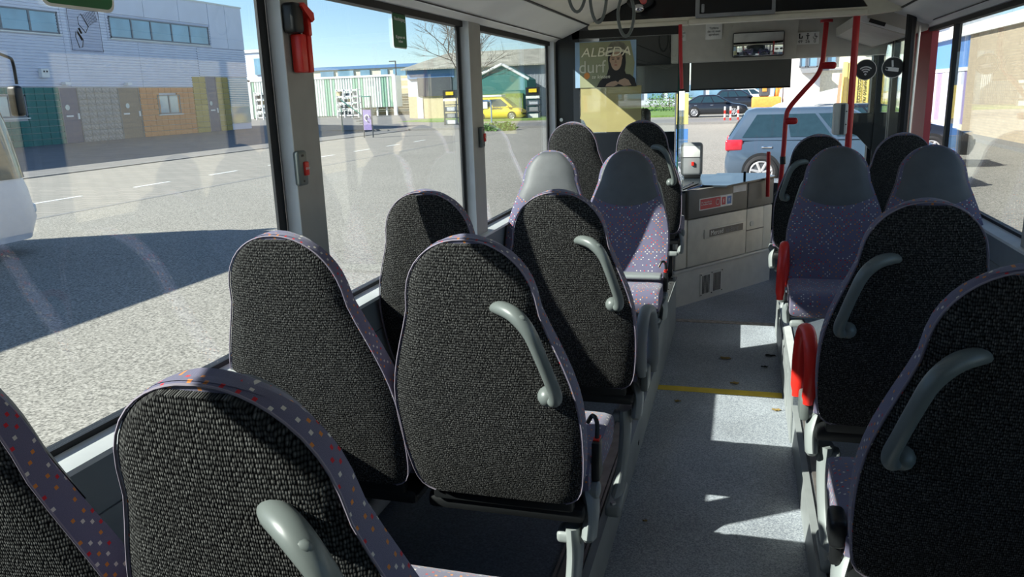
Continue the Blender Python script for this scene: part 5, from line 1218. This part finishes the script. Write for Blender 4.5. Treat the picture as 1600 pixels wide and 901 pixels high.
    for xw in wb:
        for sd in (-1, 1):
            MB().cyl((xw, sd*(hw-.24), wr_+.01), (xw, sd*(hw+.002), wr_+.01), wr_*1.13, 28).build('wheel_arch', 'rubber', t)
            w = MB().tube([(xw+(wr_*.82)*math.cos(k*PI/12), sd*(hw-.015), wr_+(wr_*.82)*math.sin(k*PI/12)) for k in range(24)], wr_*.18, 8, asp=.62/.36*.6, closed=True).build('wheel', 'tyre', t)
            f = MB().tube([(xw+wr_*.64*math.cos(k*PI/12), sd*(hw+.012), wr_+wr_*.64*math.sin(k*PI/12)) for k in range(24)], wr_*.06, 6, closed=True)
            for k in range(7):
                a_ = 2*PI*k/7+.2; f.cyl((xw, sd*(hw+.012), wr_), (xw+wr_*.62*math.cos(a_), sd*(hw+.012), wr_+wr_*.62*math.sin(a_)), wr_*.085, 6)
            f.disc((xw, sd*(hw-.02), wr_), (0, sd, 0), wr_*.17, .05, 12).build('rim', 'alloy', w)
            MB().cyl((xw, sd*(hw-.2), wr_), (xw, sd*(hw+.006), wr_), wr_*.7, 20).build('brake_dish', 'darkgrey', w)
    t.location = loc; t.rotation_euler.z = rz
    return t
hatch = ([(0.0, .62), (0.08, .98), (0.6, 1.0), (1.5, .98), (2.7, .97), (3.2, .95), (3.75, .84), (4.1, .70), (4.2, .55)], (.03, 3.25, .42, 2.3, .97, 1.56))
gf = car('grey-blue hatchback with silver wheels parked right in front of the windscreen', (-0.32, 17.3, G), 4.2, 1.56, 1.76, 'carblue', hatch, wr_=.33, wb=(.70, 3.28), name='hatchback_car')
MB().box(.62, .625, -.885, -.87, .3, 1.0).build('door_seam', 'darkgrey', gf) if False else None
coupe = ([(0.0, .75), (0.1, 1.0), (0.7, 1.06), (1.5, 1.02), (2.6, 1.0), (3.2, .98), (4.0, .88), (4.45, .75), (4.55, .55)], (.12, 3.45, 1.15, 2.35, 1.0, 1.58))
car('black coupe-shaped car side on, left of the others beyond the windscreen', (-4.25, 60.5, G), 4.55, 1.58, 1.8, 'carblack', coupe, wr_=.36, wb=(.85, 3.6), name='coupe_car')
suv = ([(0.0, .75), (0.08, 1.05), (0.7, 1.08), (1.5, 1.05), (2.6, 1.04), (3.1, 1.02), (3.9, .92), (4.35, .78), (4.45, .55)], (.05, 3.3, .6, 2.3, 1.05, 1.66))
car('black car parked behind the coupe-shaped car, nose to the right', (-2.5, 72, G+0.2), 4.45, 1.7, 1.8, 'carblack', suv, wr_=.36, wb=(.8, 3.5), name='estate_car')
car('white car partly hidden behind the black cars', (-1.4, 80, G+0.3), 4.3, 1.6, 1.8, 'carwhite', suv, wr_=.34, wb=(.8, 3.4), name='white_car')
low = ([(0.0, .62), (0.08, .95), (0.6, 1.0), (1.5, .97), (2.7, .96), (3.2, .93), (3.75, .8), (4.1, .68), (4.2, .55)], (.1, 3.3, .75, 2.25, .96, 1.42))
car('dark car with black roof parked right behind the grey-blue hatchback', (0.95, 21.3, G+0.1), 4.2, 1.5, 1.76, 'carblack', low, wr_=.33, wb=(.7, 3.25), name='dark_car')
van = ([(0.0, .8), (0.04, 1.05), (0.7, 1.06), (1.6, 1.06), (2.6, 1.05), (3.2, 1.02), (3.8, .94), (4.2, .78), (4.3, .55)], (.0, 3.55, .08, 2.55, 1.05, 1.86))
vn = car('yellow delivery van with white roof rack parked in front of the sheds', (-21.6, 64.2, G+0.02), 4.3, 1.85, 1.8, 'vanyellow', van, wr_=.33, wb=(.7, 3.4), name='van', doors=1, cat='van')
vl = vn.location
MB().rbox(vl.x+.2, vl.x+2.5, 64.2-.6, 64.2+.6, G+1.9, G+2.08, .03).build('roof_box', 'white', vn)
b = MB().box(vl.x+.15, vl.x+1.35, 64.2-.935, 64.2-.895, G+1.0, G+1.55); b.build('white_panel', 'white', vn)
text('lettering', 'SERVICE', .28, (vl.x+2.05, 64.2-.93, G+1.03), rotm((1, 0, 0), (0, 0, 1)), 'darkgrey', vn, ext=.02)

# ---- forecourt ahead: white building, yellow boards, excavator
wb_ = thing('white_building', 'white rendered building with framed windows beyond the windscreen', 'building', (5.2, 41, G))
MB().box(1.95, 3.36, 40, 52, G, 7).build('lower_wing', 'whitewall', wb_)
MB().box(3.36, 7.5, 40.35, 52, G, 7).build('main_wall', 'cream', wb_)
def wwin(x0, x1, z0, z1, y):
    f = MB().box(x0, x0+.05, y-.08, y, z0, z1).box(x1-.05, x1, y-.08, y, z0, z1).box(x0, x1, y-.08, y, z1-.05, z1).box(x0, x1, y-.08, y, z0, z0+.05).build('window', 'winframe', wb_)
    MB().box(x0+.05, x1-.05, y-.04, y+.02, z0+.05, z1-.05).build('pane', 'winglass', f)
wwin(2.42, 2.72, 2.45, 3.9, 40.0); wwin(2.78, 3.22, 2.45, 3.9, 40.0); wwin(3.62, 4.05, 2.5, 3.9, 40.35); wwin(5.2, 6.2, 2.9, 4.0, 40.35)
MB().prism([(2.45, 2.38), (3.2, 2.42), (3.2, 2.2), (2.55, 2.18)], 39.5, 40, 'y').build('awning', 'grey', wb_)
MB().box(3.36, 4.6, 40.25, 40.35, 2.28, 2.36).build('ledge', 'grey', wb_)
yb = thing('yellow_board_row', 'row of tall pale yellow boards with dark vertical lettering beyond the front door', 'boards', (4.1, 30, G))
for k in range(9):
    x = 3.24+k*.175
    MB().rbox(x, x+.158, 30+.03*(k % 2), 30.14+.03*(k % 2), .56, 2.37-.03*(k % 3), .02).build('board', 'yel2', yb)
MB().box(3.1, 5.0, 29.95, 30.6, G, .50).build('plinth', 'white', yb); MB().box(3.12, 4.98, 29.93, 30.5, .50, .565).build('plinth_edge', 'grey', yb)
vr = rotm((0, 0, -1), (1, 0, 0))
text('lettering', 'Sunrestotaal', .2, (3.80, 29.985, 1.45), vr, 'stblack', yb, ext=.004)
text('lettering', 'Tessunzo.nu', .2, (3.98, 29.985, 1.5), vr, 'stblack', yb, ext=.004)
tag(MB().prism([(3.05, .5), (3.16, .5), (3.22, 2.0), (3.13, 2.0)], 29.85, 29.9, 'y').build('salmon_board', 'salmon'), 'narrow salmon red board leaning at the left end of the yellow boards', 'board')
ex = thing('excavator', 'orange and white excavator partly behind the sun blind', 'excavator', (1.1, 44, G))
MB().rbox(.4, 1.85, 43.3, 44.8, .55, 1.15, .1, 3).build('engine_body', 'orange', ex)
MB().rbox(.75, 1.25, 43.4, 44.4, 1.15, 2.2, .08, 3).build('cab', 'darkgrey', ex)
MB().rbox(.9, 1.12, 43.36, 43.42, 1.4, 2.0, .02).build('cab_window', 'orange', ex)
MB().tube([(1.6, 43.8, 1.1), (1.70, 43.6, 1.75), (1.78, 43.6, 1.5)], .12, 8).build('boom', 'orange', ex)
for y in (43.3, 44.5): MB().rbox(.3, 1.88, y, y+.35, G, .45, .15, 3).build('track', 'rubber', ex)
wt = thing('white_hood', 'bright white sloping vehicle bonnet behind the dark car', 'vehicle', (2.1, 33, G))
MB().prism([(.9, G+.3), (3.5, G+.3), (3.5, 1.5), (2.6, 1.3), (1.3, .95), (.95, .75)], 32.5, 34.2, 'y').build('bonnet', 'carwhite', wt)
for x in (1.5, 3.0): MB().cyl((x, 32.45, G+.35), (x, 32.7, G+.35), .35, 20).build('wheel', 'tyre', wt)
for k, (x, y) in enumerate(((-1.1, 52), (-.75, 51.6), (-.3, 52.3))):
    t = thing('barrier_post', ['left', 'middle', 'right'][k]+' of the three red and white barrier posts before the black cars', 'post', (x, y, G), 'red and white barrier posts')
    for j in range(4): MB().cyl((x, y, G+.22*j), (x, y, G+.22*(j+1)), .06, 10).build('band', ('redb', 'white')[j % 2], t)
struct('trim_kerb_front', MB().box(-40, 1.6, 47.6, 48.1, G, G+.13), 'kerb')
struct('trim_verge_front', MB().box(-40, 1.6, 48.1, 56, G, G+.05), 'pave')
struct('lawn', MB().box(-40, -4.6, 62, 95, G, G+.15), 'grass')
fb = thing('far_hall', 'pale hall with dark glass front far beyond the parked cars', 'building', (-4, 120, G))
MB().box(-26, 7, 118, 128, G, 2.9).build('walls', 'shedw', fb)
for k in range(11): MB().box(-25+2.9*k, -22.9+2.9*k, 117.8, 118, .6, 2.3).build('window', 'winglass', fb)
refl_panel = thing('cab_reflection_panel', 'upright yellow and blue panel made up for the reflection beside the driver cab glass', 'banner', (-1.03, 14.6, G))  # made-up panel in the colours of a reflection in the cab glass
MB().box(-1.14, -.935, 14.58, 14.62, 1.02, 1.55).build('yellow_field', 'yel2', refl_panel)
for k in range(5): MB().box(-1.14, -.935, 14.58, 14.62, -.05+.2*k, .14+.2*k).build('blue_field', 'bluepanel' if k % 2 else 'bluewall', refl_panel)
MB().cyl((-1.15, 14.6, G), (-1.15, 14.6, 1.6), .02, 8).build('pole', 'darkgrey', refl_panel)
bush(-6.5, 75, G, 2.5, 2.4, 1500, 'dark green shrub at the left end of the car row')

# ---- right hand side: blue wall, brick building
rb = thing('brick_building', 'beige brick building with white parapet and blue wall right of the bus', 'building', (12, 26, G))
MB().box(8, 20, 5, 34.0, G-.1, 3.25).build('brick_wall', 'brick', rb)
MB().box(7.85, 20, 4.9, 41.2, 3.25, 3.62).build('parapet', 'white', rb)
MB().box(8.05, 20, 34.0, 41.2, 2.1, 3.25).build('blue_wall', 'bluewall', rb)
MB().box(7.98, 8.06, 34.0, 41.2, 1.98, 2.12).build('white_sill', 'white', rb)
for k in range(16): MB().box(8.02, 8.2, 34.0+.45*k, 34.43+.45*k, .0, 1.98).build('striped_panel', ('purple', 'lilac', 'white', 'lilac', 'purple')[k % 5], rb)
MB().box(8.0, 8.3, 34.0, 41.2, G, .0).build('plinth', 'cream', rb)
MB().box(10.5, 20, 5, 33, 3.62, 5.6).build('upper_storey', 'white', rb)
for k in range(9): MB().box(10.42, 10.5, 7+3.0*k, 8.1+3.0*k, 3.7, 5.2).build('upper_window', 'winglass', rb)
MB().box(8.2, 20, 41.2, 55, G, 4.4).build('rear_hall', 'shedw', rb)
kb = struct('trim_kerb_right', MB().box(7.4, 8.0, 3, 60, G, G+.1), 'kerb')
